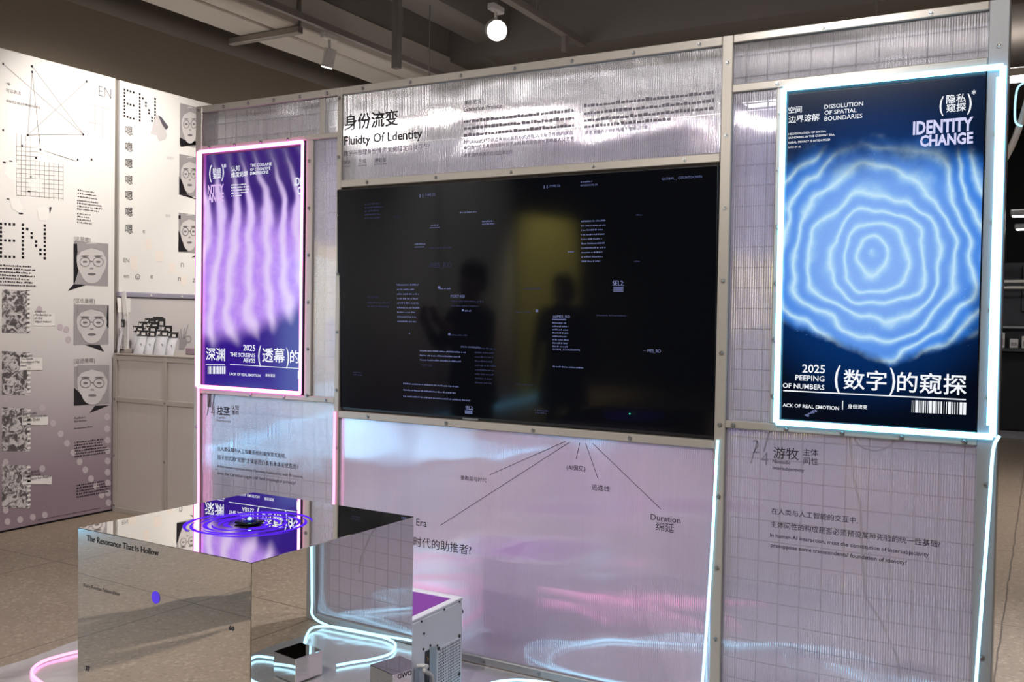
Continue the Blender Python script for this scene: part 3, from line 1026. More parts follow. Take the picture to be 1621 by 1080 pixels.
lettering(VD, [('NTITY', 329, 354, 307, 1.6), ('ANGE', 329, 354, 320, 1.5)], glow('lilac_screen_text', srgb(225, 190, 240), 1.0), PV, 0.03)
lettering(VD, [('IDI', 466, 476.5, 294, 1.5), ('C', 471, 476.5, 308, 1.6)], M['white_text'], PV, 0.03)
mb = MB()
for i in range(5):
    bars(mb, 366, 294 + 4.3 * i, (28, 33, 36, 30, 18)[i], 2.0, PV)
mb.build('small_print', M['white_text'], VD)
lettering(VD, [('深渊', 326, 356, 568.5), ], M['white_text'], PV, 0.010)
lettering(VD, [('2025', 385, 404, 555), ('THE SCREEN\'S', 364, 404, 564), ('ABYSS', 385, 404, 573.5)], M['white_text'], PV, 0.010)
lettering(VD, [('(', 408.5, 413, 572, 1.6), ('透幕', 415, 451, 571), (')', 453, 457.5, 575, 1.6), ('的', 459, 473.5, 573)], M['white_text'], PV, 0.010)
mb = MB()
strokes(mb, (326, 577), (356, 577.5), 0.003, PV)
strokes(mb, (364, 577), (473.5, 583.5), 0.003, PV)
x = 329.0
while x < 356:
    w = rr.choice((0.8, 1.2, 2.0, 2.6))
    mb.poly(rect(x, 580, x + w, 592, PV))
    x += w + rr.choice((0.7, 1.1))
mb.poly(rect(471.5, 587, 473.5, 600, PV))
mb.build('barcode', M['white_text'], VD)
lettering(VD, [('LACK OF REAL EMOTION', 363.5, 412.5, 594), ('身份流变', 420, 435.5, 596)], M['white_text'], PV, 0.010)

# ------------------------------------------------------------------ blue poster
bz0, bz1 = 1.146, 2.314
bx0, bx1 = -0.836, -0.176
W = thing('poster_screen', 'blue fingerprint poster screen in a blue neon frame', 'screen', (0.5 * (bx0 + bx1), 0.0, zr_lo), 'vertical poster screens')
MB().bevel_box((RP0 + 0.024, -0.006, zr_lo + 0.004), (XR - 0.064, 0.05, zr_hi - 0.032), 0.003).build('bezel', M['bezel'], W)
WD = MB().box((bx0, -0.009, bz0), (bx1 - 0.016, -0.006, bz1)).build('display', M['blue_screen'], W)
lettering(WD, [('空间', 1248, 1269, 179), ], M['white_text'], PV, 0.010)
lettering(WD, [('边界溶解', 1248, 1297, 194)], M['white_text'], PV, 0.010)
lettering(WD, [('DISSOLUTION', 1305, 1366, 172.5), ('OF SPATIAL', 1305, 1356, 182), ('BOUNDARIES', 1305, 1365, 191.5)], M['white_text'], PV, 0.010)
lettering(WD, [('HE DISSOLUTION OF SPATIAL', 1248, 1308, 214), ('OUNDARIES, IN THE CURRENT ERA,', 1248, 1321, 220), ('IGITAL, PRIVACY IS OFTEN PRIED', 1248, 1314, 227.5), ('NTO BY AI.', 1248, 1268, 235)], M['white_text'], PV, 0.01)
lettering(WD, [('(', 1487, 1493.5, 176, 1.5), (')', 1531, 1538, 173, 1.5), ('*', 1538, 1545, 155, 1.1), ('隐私', 1498, 1529, 163), ('窥探', 1498, 1529, 177)], M['white_text'], PV, 0.010)
lettering(WD, [('IDENTITY', 1445, 1540, 213, 1.45), ('CHANGE', 1456, 1540, 232, 1.3)], glow('pale_lilac_screen_text', srgb(214, 214, 250), 1.0), PV, 0.035)
lettering(WD, [('2025', 1270, 1306, 589.5), ('PEEPING', 1259, 1305, 602), ('OF NUMBERS', 1239, 1305, 614)], M['white_text'], PV, 0.010)
lettering(WD, [('(', 1321, 1330, 612, 1.5), ('数字', 1335, 1403, 613), (')', 1408, 1417, 615, 1.5), ('的窥探', 1420, 1530, 618)], M['white_text'], PV, 0.010)
lettering(WD, [('ACK OF REAL EMOTION', 1239, 1328, 644), ('|', 1333, 1334.5, 645), ('身份流变', 1342, 1373, 646)], M['white_text'], PV, 0.010)
mb = MB()
strokes(mb, (1240, 618.5), (1529, 633), 0.004, PV)
x = 1443.0
while x < 1528:
    w = rr.choice((1.2, 1.8, 3.0, 5.0))
    mb.poly(rect(x, 634 + (x - 1443) * 0.045, x + w, 653 + (x - 1443) * 0.045, PV))
    x += w + rr.choice((1.0, 1.6, 2.2))
mb.build('barcode', M['white_text'], WD)
mb = MB()
for i in range(16):
    a = rr.uniform(0, 1)
    c = (1275 + 18 * a, 659 - 10 * a + rr.uniform(-2.5, 2.5))
    mb.poly([at(c[0] + 2.2 * math.cos(q), c[1] + 1.0 * math.sin(q), *PV) for q in [-k * 2 * math.pi / 7 for k in range(7)]])
mb.build('speckle_motif', M['blue_text'], WD)

# ------------------------------------------------------------------ neon
YN = -0.024


def neon(name, label, pts, r, mat, grp=None, clips=None):
    o = thing(name, label, 'neon light', pts[-1], grp)
    MB().tube(pts, r, 10).build('tube', mat, o, smooth=True)
    for c in clips or []:
        MB().box(c - Vector((r * 1.7, 0.004, 0.006)), c + Vector((r * 1.7, 0.022, 0.006))).build('clip', M['frame'], o)
    return o


def smooth_path(pts, n=8):
    P = [Vector(p) for p in pts]
    out = []
    for i in range(len(P) - 1):
        p0, p1, p2, p3 = P[max(i - 1, 0)], P[i], P[i + 1], P[min(i + 2, len(P) - 1)]
        for k in range(n):
            t_ = k / n
            out.append(0.5 * ((2 * p1) + (p2 - p0) * t_ + (2 * p0 - 5 * p1 + 4 * p2 - p3) * t_ ** 2 + (3 * p1 - p0 - 3 * p2 + p3) * t_ ** 3))
    return out + [P[-1]]


def neon_frame(label, x0, z0, x1, z1, r, mat, left_r=None):
    o = thing('neon_light', label, 'neon light', (0.5 * (x0 + x1), YN, z0))
    lr = left_r or r
    for a, b, q in (((x0, YN, z1), (x1, YN, z1), r), ((x0, YN, z0), (x1, YN, z0), r), ((x1, YN, z0), (x1, YN, z1), r * (0.7 if left_r and left_r > r else 1)), ((x0, YN, z0), (x0, YN, z1), lr)):
        MB().tube([a, b], q, 10).build('tube', mat, o, smooth=True)
    return o


neon_frame('pink neon frame around the violet poster', wz(320, 400).x, 1.117, wz(482.5, 400).x, 2.318, 0.009, M['pink_neon'], 0.013)
o = neon_frame('blue neon frame around the fingerprint poster', wz(1237.5, 400).x, 1.133, wz(1578, 400).x + 0.004, 2.334, 0.010, M['blue_neon'])
MB().tube([(bx1 + 0.022, YN, 1.17), (bx1 + 0.022, YN, 2.30)], 0.006, 8).build('tube', M['blue_neon'], o)

pts = [at(314, 614, 'Y', YN), at(314, 700, 'Y', YN), at(314, 800, 'Y', YN), (-3.80, YN, 0.25), (-3.79, -0.04, 0.05), (-3.75, -0.25, 0.012), (-3.2, -0.86, 0.012), (-2.9, -0.80, 0.012),
       (-3.05, -0.62, 0.012), (-3.55, -0.74, 0.012), (-3.66, -0.93, 0.012), (-3.60, -1.07, 0.012), (-3.40, -1.14, 0.012), (-3.0, -1.2, 0.012)]
neon('neon_strip', 'pink neon strip dropping under the violet poster and looping on the foil', smooth_path(pts), 0.0062, M['pink_soft'])
pts = [at(530, 652, 'Y', YN), at(529, 720, 'Y', YN), at(528, 800, 'Y', YN), (-2.91, YN, 0.2), (-2.86, -0.05, 0.05), (-2.62, -0.10, 0.012), (-2.46, -0.12, 0.012), (-2.48, -0.22, 0.012),
       (-2.62, -0.5, 0.012), (-2.8, -0.72, 0.012), (-2.74, -0.95, 0.012), (-2.45, -1.00, 0.012), (-2.1, -1.03, 0.012), (-1.8, -0.98, 0.012), (-1.62, -0.88, 0.012)]
neon('neon_strip', 'pink neon strip dropping beside the lower corner of the television', smooth_path(pts), 0.0062, M['pink_soft'])
pts = [at(1136, 697, 'Y', YN), at(1133, 750, 'Y', YN), at(1129, 830, 'Y', YN), at(1123, 930, 'Y', YN), at(1112, 1078, 'Y', YN), (-1.11, -0.04, 0.03), (-1.25, -0.10, 0.014), (-1.7, -0.07, 0.014),
       (-1.90, -0.16, 0.014), (-1.92, -0.36, 0.014), (-1.75, -0.50, 0.014), (-1.5, -0.62, 0.014), (-1.32, -0.80, 0.014), (-1.1, -0.86, 0.014), (-0.9, -0.78, 0.014)]
neon('neon_strip', 'pale blue neon strip dropping below the television edge onto the foil', smooth_path(pts), 0.0055, M['blue_mid'])
pts = [at(1582, 690, 'Y', YN), at(1574, 705, 'Y', YN), at(1570, 735, 'Y', YN), at(1566, 800, 'Y', YN), at(1557, 920, 'Y', YN), at(1545, 1080, 'Y', YN), (-0.175, YN, 0.10), (-0.20, -0.04, 0.03),
       (-0.33, -0.062, 0.014), (-0.51, -0.05, 0.014), (-0.64, -0.04, 0.014), (-0.74, -0.075, 0.014), (-0.80, -0.18, 0.014), (-0.78, -0.28, 0.014), (-0.74, -0.35, 0.014), (-0.705, -0.42, 0.014)]
neon('neon_strip', 'blue neon strip dropping below the fingerprint poster and along the wall foot', smooth_path(pts), 0.0055, M['blue_mid'])
pts = [(-0.95, -0.05, 0.014), (-0.84, -0.035, 0.030), (-0.62, -0.06, 0.028), (-0.40, -0.09, 0.030), (-0.29, -0.11, 0.016), (-0.30, -0.17, 0.014), (-0.40, -0.3, 0.014), (-0.53, -0.42, 0.014), (-0.46, -0.50, 0.014), (-0.35, -0.54, 0.014), (-0.40, -0.64, 0.014), (-0.53, -0.735, 0.014), (-0.7, -0.75, 0.014)]
neon('neon_strip', 'loose blue neon strip curled on the foil under the fingerprint poster', smooth_path(pts), 0.0055, M['blue_mid'])

# ------------------------------------------------------------------ foil mat, mirrored boxes
mb = MB()
NX, NY = 40, 18
vs = []
for j in range(NY + 1):
    for i in range(NX + 1):
        x = -3.78 + (3.49) * i / NX
        y = -1.95 + 1.93 * j / NY
        edge = min(i, NX - i, j, NY - j)
        h = 0.002 + (0.004 * (math.sin(x * 7 + y * 3) * math.sin(y * 9 - x * 2) + 1)) * min(edge, 2) / 2
        vs.append((x + (0.012 * math.sin(y * 11) if i in (0, NX) else 0), y + (0.012 * math.sin(x * 9) if j in (0,) else 0), h * 0.5))
mb.add(vs, [(j * (NX + 1) + i, j * (NX + 1) + i + 1, (j + 1) * (NX + 1) + i + 1, (j + 1) * (NX + 1) + i) for j in range(NY) for i in range(NX)])
o = tag(mb.build('foil_mat', M['foil'], loc=(-2.18, -1.0, 0), smooth=True), 'crinkled silver foil mat spread on the floor before the partitions', 'mat')

KW, KD, KZ, KA = 0.68, 0.66, 0.888, -1.5
_ke, _kn = Vector((math.cos(R(KA)), math.sin(R(KA)), 0)), Vector((-math.sin(R(KA)), math.cos(R(KA)), 0))
KC = Vector((-1.677, -1.783, 0)) - _ke * (KW / 2) + _kn * (KD / 2)
KX0, KX1, KY0, KY1 = KC.x - KW / 2, KC.x + KW / 2, KC.y - KD / 2, KC.y + KD / 2
K = thing('mirrored_plinth', 'large mirror-clad cube plinth with violet rings on top', 'plinth', KC)
KB = MB().bevel_box((KX0, KY0, 0.0055), (KX1, KY1, KZ), 0.0015).build('body', M['mirror'], K)
PK = ('Y', KY0 - 0.001)
lettering(KB, [('The Resonance That Is Hollow', 136, 254, 858)], M['ink'], PK, 0.0)
lettering(KB, [('Public Function Telecondition', 131, 190, 931)], M['ink'], PK, 0.0)
lettering(KB, [('60', 369, 378, 997, 0.8)], M['ink_mid'], PK, 0.02)
lettering(KB, [('37', 134, 141, 1064)], M['ink_mid'], PK, 0.02)
cd = at(249.5, 947, *PK)
MB().cyl(cd, cd + Vector((0, 0.0006, 0)), 0.0165, n=24).build('violet_dot', M['violet_vinyl'], KB)
# violet ring lines on the top
rc = at(395, 829, 'Z', KZ)
mb = MB()
ZK = KZ + 0.0008
for i, rad in enumerate((0.048, 0.066, 0.084, 0.103, 0.122, 0.141, 0.160, 0.178)):
    for part in range(3 if i else 2):
        a0 = part * 2.09 + i * 1.3
        span = rr.uniform(1.3, 1.9)
        n = 26
        w = rr.uniform(0.009, 0.013)
        vs = []
        for k in range(n + 1):
            a = a0 + span * k / n
            q = rad * (1 + 0.06 * math.sin(2 * a + 0.7))
            tp = w * math.sin(math.pi * (k + 0.3) / (n + 0.6)) + 0.001
            for sgn in (-1, 1):
                vs.append((rc.x + (q + sgn * tp / 2) * math.cos(a) * 0.92, rc.y + (q + sgn * tp / 2) * math.sin(a), ZK))
        mb.add(vs, [(2 * k, 2 * k + 1, 2 * k + 3, 2 * k + 2) for k in range(n)])
mb.build('ring_lines', M['violet'], KB)
K.rotation_euler = (0, 0, R(KA))
L_ = thing('projector_lens', 'small black lens with a green glint in the ring centre', 'lens', (rc.x, rc.y, KZ))
mb = MB()
mb.bevel_box((rc.x - 0.032, rc.y - 0.032, KZ + 0.0012), (rc.x + 0.032, rc.y + 0.032, KZ + 0.008), 0.004)
mb.build('lens_rim', M['lens'], L_)
MB().ball((rc.x, rc.y, KZ + 0.008), 0.020, 8, sc=(1, 1, 0.3)).build('lens_glass', plain('deep_blue_lens_glass', srgb(20, 24, 110), 0.05), L_, smooth=True)
MB().ball((rc.x + 0.004, rc.y - 0.004, KZ + 0.014), 0.006, 6).build('led', M['green_glow'], L_)

for (x, y, s, h, rot, lab) in ((-0.635, -0.575, 0.14, 0.10, 6, 'small mirrored box on the foil beside the loose blue neon curl'),
                               (-1.07, -0.47, 0.15, 0.10, 13, 'small lettered mirrored box on the foil beside the plinth')):
    b = thing('mirrored_box', lab, 'box', (x, y, 0.008), 'small mirrored boxes on the foil')
    MB().bevel_box((x - s / 2, y - s / 2, 0.008), (x + s / 2, y + s / 2, 0.008 + h), 0.0015).build('body', M['mirror'], b)
    q = MB()
    for line_ in range(1 if 'lettered' in lab else 0):
        vs, fs, w = glyphs('CROWD', 0.01)
        k = s * 0.7 / w
        q.add([(x - s / 2 - 0.001, y + s * 0.35 - px_ * k, 0.02 + h * (0.66 - 0.28 * line_) + py_ * k) for px_, py_ in vs], [f[::-1] for f in fs])
    if q.v:
        q.build('lettering', M['ink_mid'], b)
    b.rotation_euler = (0, 0, R(rot))

# ------------------------------------------------------------------ computer tower
PX, PY0, PY1, PZ = -1.995, -0.735, -0.30, 0.381
PC = thing('computer_tower', 'white computer tower with a punched rear grille behind the plinth', 'computer', (-2.2, -0.5, 0))
X1 = PX - 0.40
MB().bevel_box((X1, PY0, 0.02), (PX, PY1, PZ - 0.012), 0.004).build('case_body', M['pc_white'], PC)
fr = MB()
fr.bevel_box((X1, PY0, PZ - 0.012), (X1 + 0.03, PY1, PZ), 0.002)
fr.bevel_box((PX - 0.03, PY0, PZ - 0.012), (PX, PY1, PZ), 0.002)
fr.bevel_box((X1 + 0.03, PY0, PZ - 0.012), (PX - 0.03, PY0 + 0.03, PZ), 0.002)
fr.bevel_box((X1 + 0.03, PY1 - 0.03, PZ - 0.012), (PX - 0.03, PY1, PZ), 0.002)
fr.build('top_frame', M['pc_white'], PC)
MB().box((X1 + 0.03, PY0 + 0.03, PZ - 0.011), (PX - 0.03, PY1 - 0.03, PZ - 0.006)).build('lit_interior', M['pc_glow'], PC)
PP = ('X', PX + 0.0012)
gr = MB()
ya, yb = at(694, 1000, *PP).y, at(729, 1000, *PP).y
zt_, zb_ = at(729, 1010, *PP).z, 0.035
GP = MB().box((PX, ya - 0.006, zb_), (PX + 0.0015, yb + 0.006, zt_ + 0.004)).build('grille_plate', M['pc_white'], PC)
ny = 14
st = (yb - ya) / ny
nz_ = int((zt_ - zb_ - 0.004) / st)
for i in range(ny):
    for j in range(nz_):
        y = ya + (i + 0.5) * st
        z = zb_ + 0.004 + (j + 0.5) * st
        if not (i < 1 and j > nz_ - 2):
            gr.add([(PX + 0.002, y + st * 0.30 * math.cos(q), z + st * 0.30 * math.sin(q)) for q in [k * math.pi / 4 for k in range(8)]], [tuple(range(8))])
gr.build('grille', M['pc_hole'], GP)
a, b = at(673, 1030, *PP).y, at(680, 1030, *PP).y
c = at(690, 1030, *PP).y
MB().box((PX - 0.004, a, 0.03), (PX + 0.001, b, at(677, 1030, *PP).z)).build('slot_opening', M['pc_hole'], PC)
MB().bevel_box((PX, b, 0.03), (PX + 0.004, c, at(685, 1024, *PP).z), 0.001).build('slot_cover', M['pc_grey'], PC)
for i, (x, y) in enumerate(((727, 953), (703, 965), (667, 984), (671, 1003), (681, 1022), (692, 1022), (670, 1028), (727, 1007), (694, 1027), (726.5, 1067))):
    q = at(x, y, *PP)
    MB().cyl(q, q + Vector((0.003, 0, 0)), 0.0042 if i < 7 else 0.007, n=12).build('screw', M['pc_hole'], PC)
q = at(660, 1050, *PP)
MB().bevel_box((PX, q.y - 0.02, 0.14), (PX + 0.006, q.y + 0.012, 0.20), 0.002).build('power_socket', M['pc_grey'], PC)
q = at(732, 974, *PP)
MB().cyl((PX - 0.03, PY1, q.z), (PX - 0.03, PY1 + 0.022, q.z), 0.006, 0.006, 12).build('thumb_screw', M['pc_hole'], PC)
MB().cyl((PX - 0.03, PY1 + 0.015, q.z), (PX - 0.03, PY1 + 0.035, q.z), 0.011, 0.011, 12).build('thumb_screw', M['pc_hole'], PC)
q = at(676, 1044, *PP)
MB().poly([(PX + 0.002, q.y, q.z - 0.012), (PX + 0.002, q.y + 0.010, q.z), (PX + 0.002, q.y, q.z + 0.012), (PX + 0.002, q.y + 0.004, q.z)]).build('arrow_mark', M['orange'], PC)
for sx in (X1 + 0.04, PX - 0.04):
    for sy in (PY0 + 0.05, PY1 - 0.05):
        MB().cyl((sx, sy, 0.009), (sx, sy, 0.021), 0.015, 0.015, 12).build('foot', M['pc_hole'], PC)
q0 = at(660, 1055, *PP)
pts = smooth_path([q0, q0 + Vector((0.03, 0.02, 0.0)), at(672, 1062, 'X', PX + 0.06), at(683, 1070, 'X', PX + 0.06), at(690, 1090, 'X', PX + 0.06), (PX + 0.08, -0.44, 0.03), (PX + 0.2, -0.5, 0.02)])
tag(MB().tube(pts, 0.008, 8).build('power_cable', M['cable_white'], loc=pts[-1], smooth=True), 'thick white cable plugged into the white computer tower', 'cable')

# ------------------------------------------------------------------ printed boards on the left
EX = -6.055
PE = ('X', EX + 0.0015)
PE2 = ('X', EX + 0.0030)
PE3 = ('X', EX + 0.0045)
EZ = 3.222


def board(label, y0, y1, z0, z1, mat, group=None):
    b = thing('exhibition_board', label, 'board', (EX, 0.5 * (y0 + y1), z0), group)
    MB().bevel_box((EX - 0.05, y0, z0), (EX, y1, z1), 0.003).build('panel', mat, b)
    return b


def dotted(parent, rows, x0, y0, cw, ch, slope, size, plane, mat):
    mb = MB()
    for j, row in enumerate(rows):
        for i, c in enumerate(row):
            if c == '#':
                x = x0 + i * cw
                y = y0 + j * ch + slope * i * cw
                mb.poly(rect(x - size / 2, y - size / 2, x + size / 2, y + size / 2, plane))
    return mb.build('dotted_lettering', mat, parent)


EN = ['####.#....#',
      '#....##...#',
      '#....#.#..#',
      '#....#.#..#',
      '####.#..#.#',
      '#....#..#.#',
      '#....#...##',
      '#....#...##',
      '####.#....#']


def ellipse(cx, cy, rx, ry, plane, n=20, a0=0.0, a1=6.2832):
    return [at(cx + rx * math.cos(a0 + (a1 - a0) * k / n), cy - ry * math.sin(a0 + (a1 - a0) * k / n), *plane) for k in range(n)]


def ring_px(mb, cx, cy, rx, ry, w, plane, k):
    n = 18
    o_, i_ = ellipse(cx, cy, rx, ry, plane, n), ellipse(cx, cy, rx - w, ry - w, plane, n)
    for q in range(n):
        mb.quad(o_[q], o_[(q + 1) % n], i_[(q + 1) % n], i_[q], k)


def portrait(parent, x0, y0, x1, y1, tail, dark, seed, pl=EX):
    """a square greyscale print of a face in glasses, with a speech-bubble tail"""
    r_ = random.Random(seed)
    e = [('X', pl + 0.0015 + 0.0008 * i) for i in range(6)]
    w, h = x1 - x0, y1 - y0
    mb = MB()
    mats = [M['p_mid'], M['p_light'], M['p_dark'], M['p_line']]
    mb.poly(rect(x0, y0, x1, y1, e[0]), 0)
    for d in dark:
        mb.poly([at(x0 + w * a, y0 + h * b, *e[1]) for a, b in d], 2)
    if tail:
        mb.poly([at(x0 + w * a, y0 + h * b, *e[1]) for a, b in tail], 2)
    cx, cy = x0 + w * 0.52, y0 + h * 0.50
    mb.poly(ellipse(cx, cy - h * 0.08, w * 0.43, h * 0.46, e[2]), 1)
    mb.poly(ellipse(cx, cy + h * 0.17, w * 0.31, h * 0.30, e[3]), 1)
    mb.poly([at(cx + w * a, cy + h * b, *e[4]) for a, b in ((-0.40, -0.2), (-0.30, -0.32), (0.0, -0.40), (0.3, -0.33), (0.42, -0.15), (0.45, -0.5), (-0.42, -0.5))][::-1], 0)
    for s in (-1, 1):
        ring_px(mb, cx + s * w * 0.19, cy - h * 0.06, w * 0.155, h * 0.12, 0.9, e[5], 3)
        mb.poly(ellipse(cx + s * w * 0.19, cy - h * 0.06, w * 0.07, h * 0.025, e[5], 10), 3)
        mb.poly(ellipse(cx + s * w * 0.19, cy - h * 0.20, w * 0.13, h * 0.018, e[5], 10), 3)
    mb.poly(ellipse(cx, cy - h * 0.07, w * 0.04, h * 0.012, e[5], 8), 3)
    mb.poly(ellipse(cx, cy + h * 0.10, w * 0.06, h * 0.025, e[5], 10), 0)
    mb.poly(ellipse(cx, cy + h * 0.24, w * 0.12, h * 0.03, e[5], 12), 3)
    return mb.build('portrait_print', mats, parent)


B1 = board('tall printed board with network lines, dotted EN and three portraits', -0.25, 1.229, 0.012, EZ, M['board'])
B1P = B1.children[0]
MB().box((EX - 0.045, -0.24, 0.0), (EX - 0.005, 1.22, 0.012)).build('base_strip', M['ink'], B1)
nodes = [(5, 101), (51, 105), (51, 114), (137, 129), (5, 206), (44, 214), (132, 213), (35, 231), (64, 237), (57, 250), (123, 253), (145, 252.5)]
mb = MB()
for a, b in ((0, 6), (1, 6), (2, 5), (2, 8), (3, 5), (5, 6)):
    strokes(mb, nodes[a], nodes[b], 0.004, PE)
strokes(mb, (64, 237), (120, 255), 0.004, PE)
mb.build('network_lines', M['line_pale'], B1P)
mb = MB()
for x, y in nodes:
    mb.poly(rect(x - 1.4, y - 1.5, x + 1.4, y + 1.5, PE2))
for x, y, w, h in ((7, 257, 4, 1.4), (17, 255, 5, 1), (13, 315, 4, 1.2), (33, 338, 7, 1.3), (46, 303, 4, 1.8), (49, 280, 2.4, 1)):
    mb.poly(rect(x - w / 2, y - h / 2, x + w / 2, y + h / 2, PE2))
mb.poly([at(78, 328, *PE2), at(82, 328, *PE2), at(79, 338, *PE2)][::-1])
mb.build('network_nodes', M['ink_mid'], B1P)
mb = MB()
for i in range(11):
    strokes(mb, (26 + i * 7.4, 211 + i * 2.0 if i < 4 else 250 + i * 1.0), (26 + i * 7.4, 308 + i * 1.0), 0.003, PE)
for i in range(12):
    y = 232 + i * 7
    strokes(mb, (26, y), (100 if i > 3 else 60, y + (5 if i > 3 else 2)), 0.003, PE)
for i in range(4):
    strokes(mb, (139 + i * 11.7, 164 + i * 3), (139 + i * 11.7, 194 + i * 12), 0.003, PE)
strokes(mb, (139, 164), (175, 173), 0.003, PE)
strokes(mb, (139, 193), (160, 197), 0.003, PE)
mb.build('faint_grid', M['line_pale'], B1P)
for q in [[(10, 262), (18, 256), (27, 258), (30, 275), (28, 286), (16, 284), (7, 275)], [(46, 281), (64, 282), (67, 296), (65, 305), (48, 302), (45, 290)],
                         [(14, 314), (30, 314), (36, 330), (33, 337), (20, 332)], [(58, 330), (70, 326), (80, 334), (76, 350), (62, 349)], [(38, 226), (50, 212), (130, 214), (144, 222), (145, 250), (118, 262), (70, 246)]]:
    flat(B1P, 'white_blot', [q], M['board_white'], PE)
lettering(B1P, [('EN', 156.5, 176, 152, 1.15)], M['ink_mid'], PE, -0.022)
lettering(B1P, [('“嗯”', 10, 18, 134), ('可以表达', 9.5, 33, 145), ('前面可以加上你想说的任何话', 10, 64, 161)], M['ink_soft'], PE)
dotted(B1P, EN, 1.5, 354.5, 6.95, 6.45, 0.04, 3.6, PE, M['ink'])
mb = MB()
bars(mb, 0, 421, 58, 3.0, PE, 7, 5.2, rr)
bars(mb, 123, 302, 34, 2.2, PE, 3, 5.0, rr)
bars(mb, 122, 318, 40, 2.2, PE, 4, 4.6, rr)
bars(mb, 122, 339, 24, 2.2, PE, 4, 4.6, rr)
bars(mb, 118, 702, 56, 2.6, PE, 6, 4.5, rr)
bars(mb, 121, 770, 54, 2.6, PE, 5, 4.6, rr)
bars(mb, 60, 824, 100, 1.2, PE, 1, 4, rr)
mb.build('small_print', M['ink_mid'], B1P)
T1 = ((0.0, 0.98), (0.35, 0.98), (-0.17, 1.14))
portrait(B1P, 116.5, 386, 171.5, 451, ((0.0, 0.985), (0.36, 1.0), (-0.17, 1.15)), [((0, 0), (0.16, 0), (0.08, 0.35), (0.16, 0.6), (0.03, 0.97), (0, 0.97))], 1)
portrait(B1P, 116.5, 483, 172, 546, ((0.33, 1.0), (0.75, 1.0), (0.87, 1.17)), [((0.76, 0.02), (1, 0.02), (1, 0.6), (0.86, 0.42), (0.92, 0.25))], 2)
portrait(B1P, 117, 578, 173, 643, ((0.99, 0.98), (0.60, 0.99), (0.44, 1.17)), [((0, 0.55), (0.2, 0.7), (0.45, 0.96), (0.0, 0.99))], 3)
lettering(B1P, [('[这是嗯]', 117, 143, 381), ('[这也是嗯]', 117, 150, 479), ('[这还是嗯]', 117, 150, 575)], M['p_line'], PE, 0.0)
for y in (458, 556, 645, 735):
    o = flat(B1P, 'hand_print', [[(3, y), (47, y + 2), (47, y + 70), (3, y + 69)][::-1]], M['collage'], PE)
    mb = MB()
    for k in range(9):
        mb.poly(rect(43, y + 3 + k * 7.4, 48.5, y + 7 + k * 7.4, PE2))
    mb.build('print_tabs', M['white_print'], B1P)
for (x, y, w, rows) in ((55, 492, 32, ('手机滥用工作', 'Handsculpt as', 'of the', 'object makers')), (33, 562, 34, ('拇指超人先生', 'The Thumb', 'Revolution Has', 'Hand')), (36, 655, 40, ('逾期付款通知', 'Late Payment on', 'Sunday Debt')), (36, 749, 46, ('心碎后被退回', 'Heartbreak', 'Sent Back for Repair'))):
    flat(B1P, 'caption_tag', [[(x - 1, y + 4), (x + w, y + 4.6), (x + w, y + 6 * len(rows)), (x - 1, y + 6 * len(rows))][::-1]], M['white_print'], PE2)
    lettering(B1P, [(rw, x, x + w * (0.55 if i == 0 else min(1.0, len(rw) / 16.0)), y + 2.5 + 5.4 * i) for i, rw in enumerate(rows)], M['ink_mid'], PE3, name='caption')
lettering(B1P, [('Author\'s', 117, 135, 664), ('Attribution', 117, 137, 669), ('Anonymous Artist', 117, 147, 680)], M['ink_mid'], PE)
mb = MB()
dots = [(67, 646), (84, 670), (67, 670), (96, 687), (106, 702), (116, 717), (126, 731), (135, 744), (144, 758), (152, 770), (161, 784),
        (170, 660), (170, 679), (170.5, 697), (170.5, 714), (170.5, 730), (170.5, 748), (171, 765), (171, 781), (172, 796),
        (12, 826), (32, 823), (52, 819), (71, 815.5), (67, 742), (9, 631), (9, 732), (105, 522), (95, 518), (9, 808), (108, 538), (62, 490)]
for x, y in dots:
    mb.poly(ellipse(x, y, 4.6, 5.4, PE, 18))
mb.build('dot_pattern', M['dot_pale'], B1P)

B2 = board('white printed board with dotted EN above the sample counter', 1.268, 2.75, 1.64, EZ - 0.004, M['board_white'])
B2P = B2.children[0]
MB().bevel_box((EX - 0.03, 1.262, 1.605), (EX + 0.012, 2.75, 1.64), 0.003).build('bottom_rail', plain('lilac_rail', srgb(176, 172, 190), 0.4, 0.3), B2)
MB().box((EX - 0.05, 1.229, 0.0), (EX - 0.02, 1.262, EZ)).build('side_post', M['frame'], B2)
for y in (1.55, 1.85, 2.2):
    MB().cyl((EX + 0.012, y, 1.622), (EX + 0.017, y, 1.622), 0.008, n=10).build('screw', M['lamp_white'], B2)
dotted(B2P, EN, 197, 142, 4.85, 5.2, 0.30, 2.7, PE, M['ink'])
for i, (y, mt) in enumerate(((213, 'p_mid'), (239, 'ink_mid'), (265, 'ink_soft'), (291, 'ink_soft'), (316, 'ink_mid'), (342, 'ink_mid'), (369, 'ink'))):
    lettering(B2P, [('嗯', 198.5, 210, y - 1.0, 1.05)], M['ink'] if i else M['ink_soft'], PE, 0.006)
lettering(B2P, [('EN', 195.5, 204.5, 415, 1.0), ('en', 196, 204, 440), ('e', 226, 229.5, 369), ('n', 286.5, 291, 423), ('n', 282, 286, 445), ('e', 238, 242, 441), ('z', 305, 309, 447)], M['p_line'], PE, -0.005)
mb = MB()
ring_px(mb, 218, 438.5, 3.9, 4.4, 0.7, PE, 0)
mb.poly(ellipse(216.6, 437.3, 0.5, 0.5, PE, 8)); mb.poly(ellipse(219.4, 437.4, 0.5, 0.5, PE, 8)); mb.poly(rect(216.4, 440, 219.8, 440.8, PE))
mb.build('face_icon', M['ink_mid'], B2P)
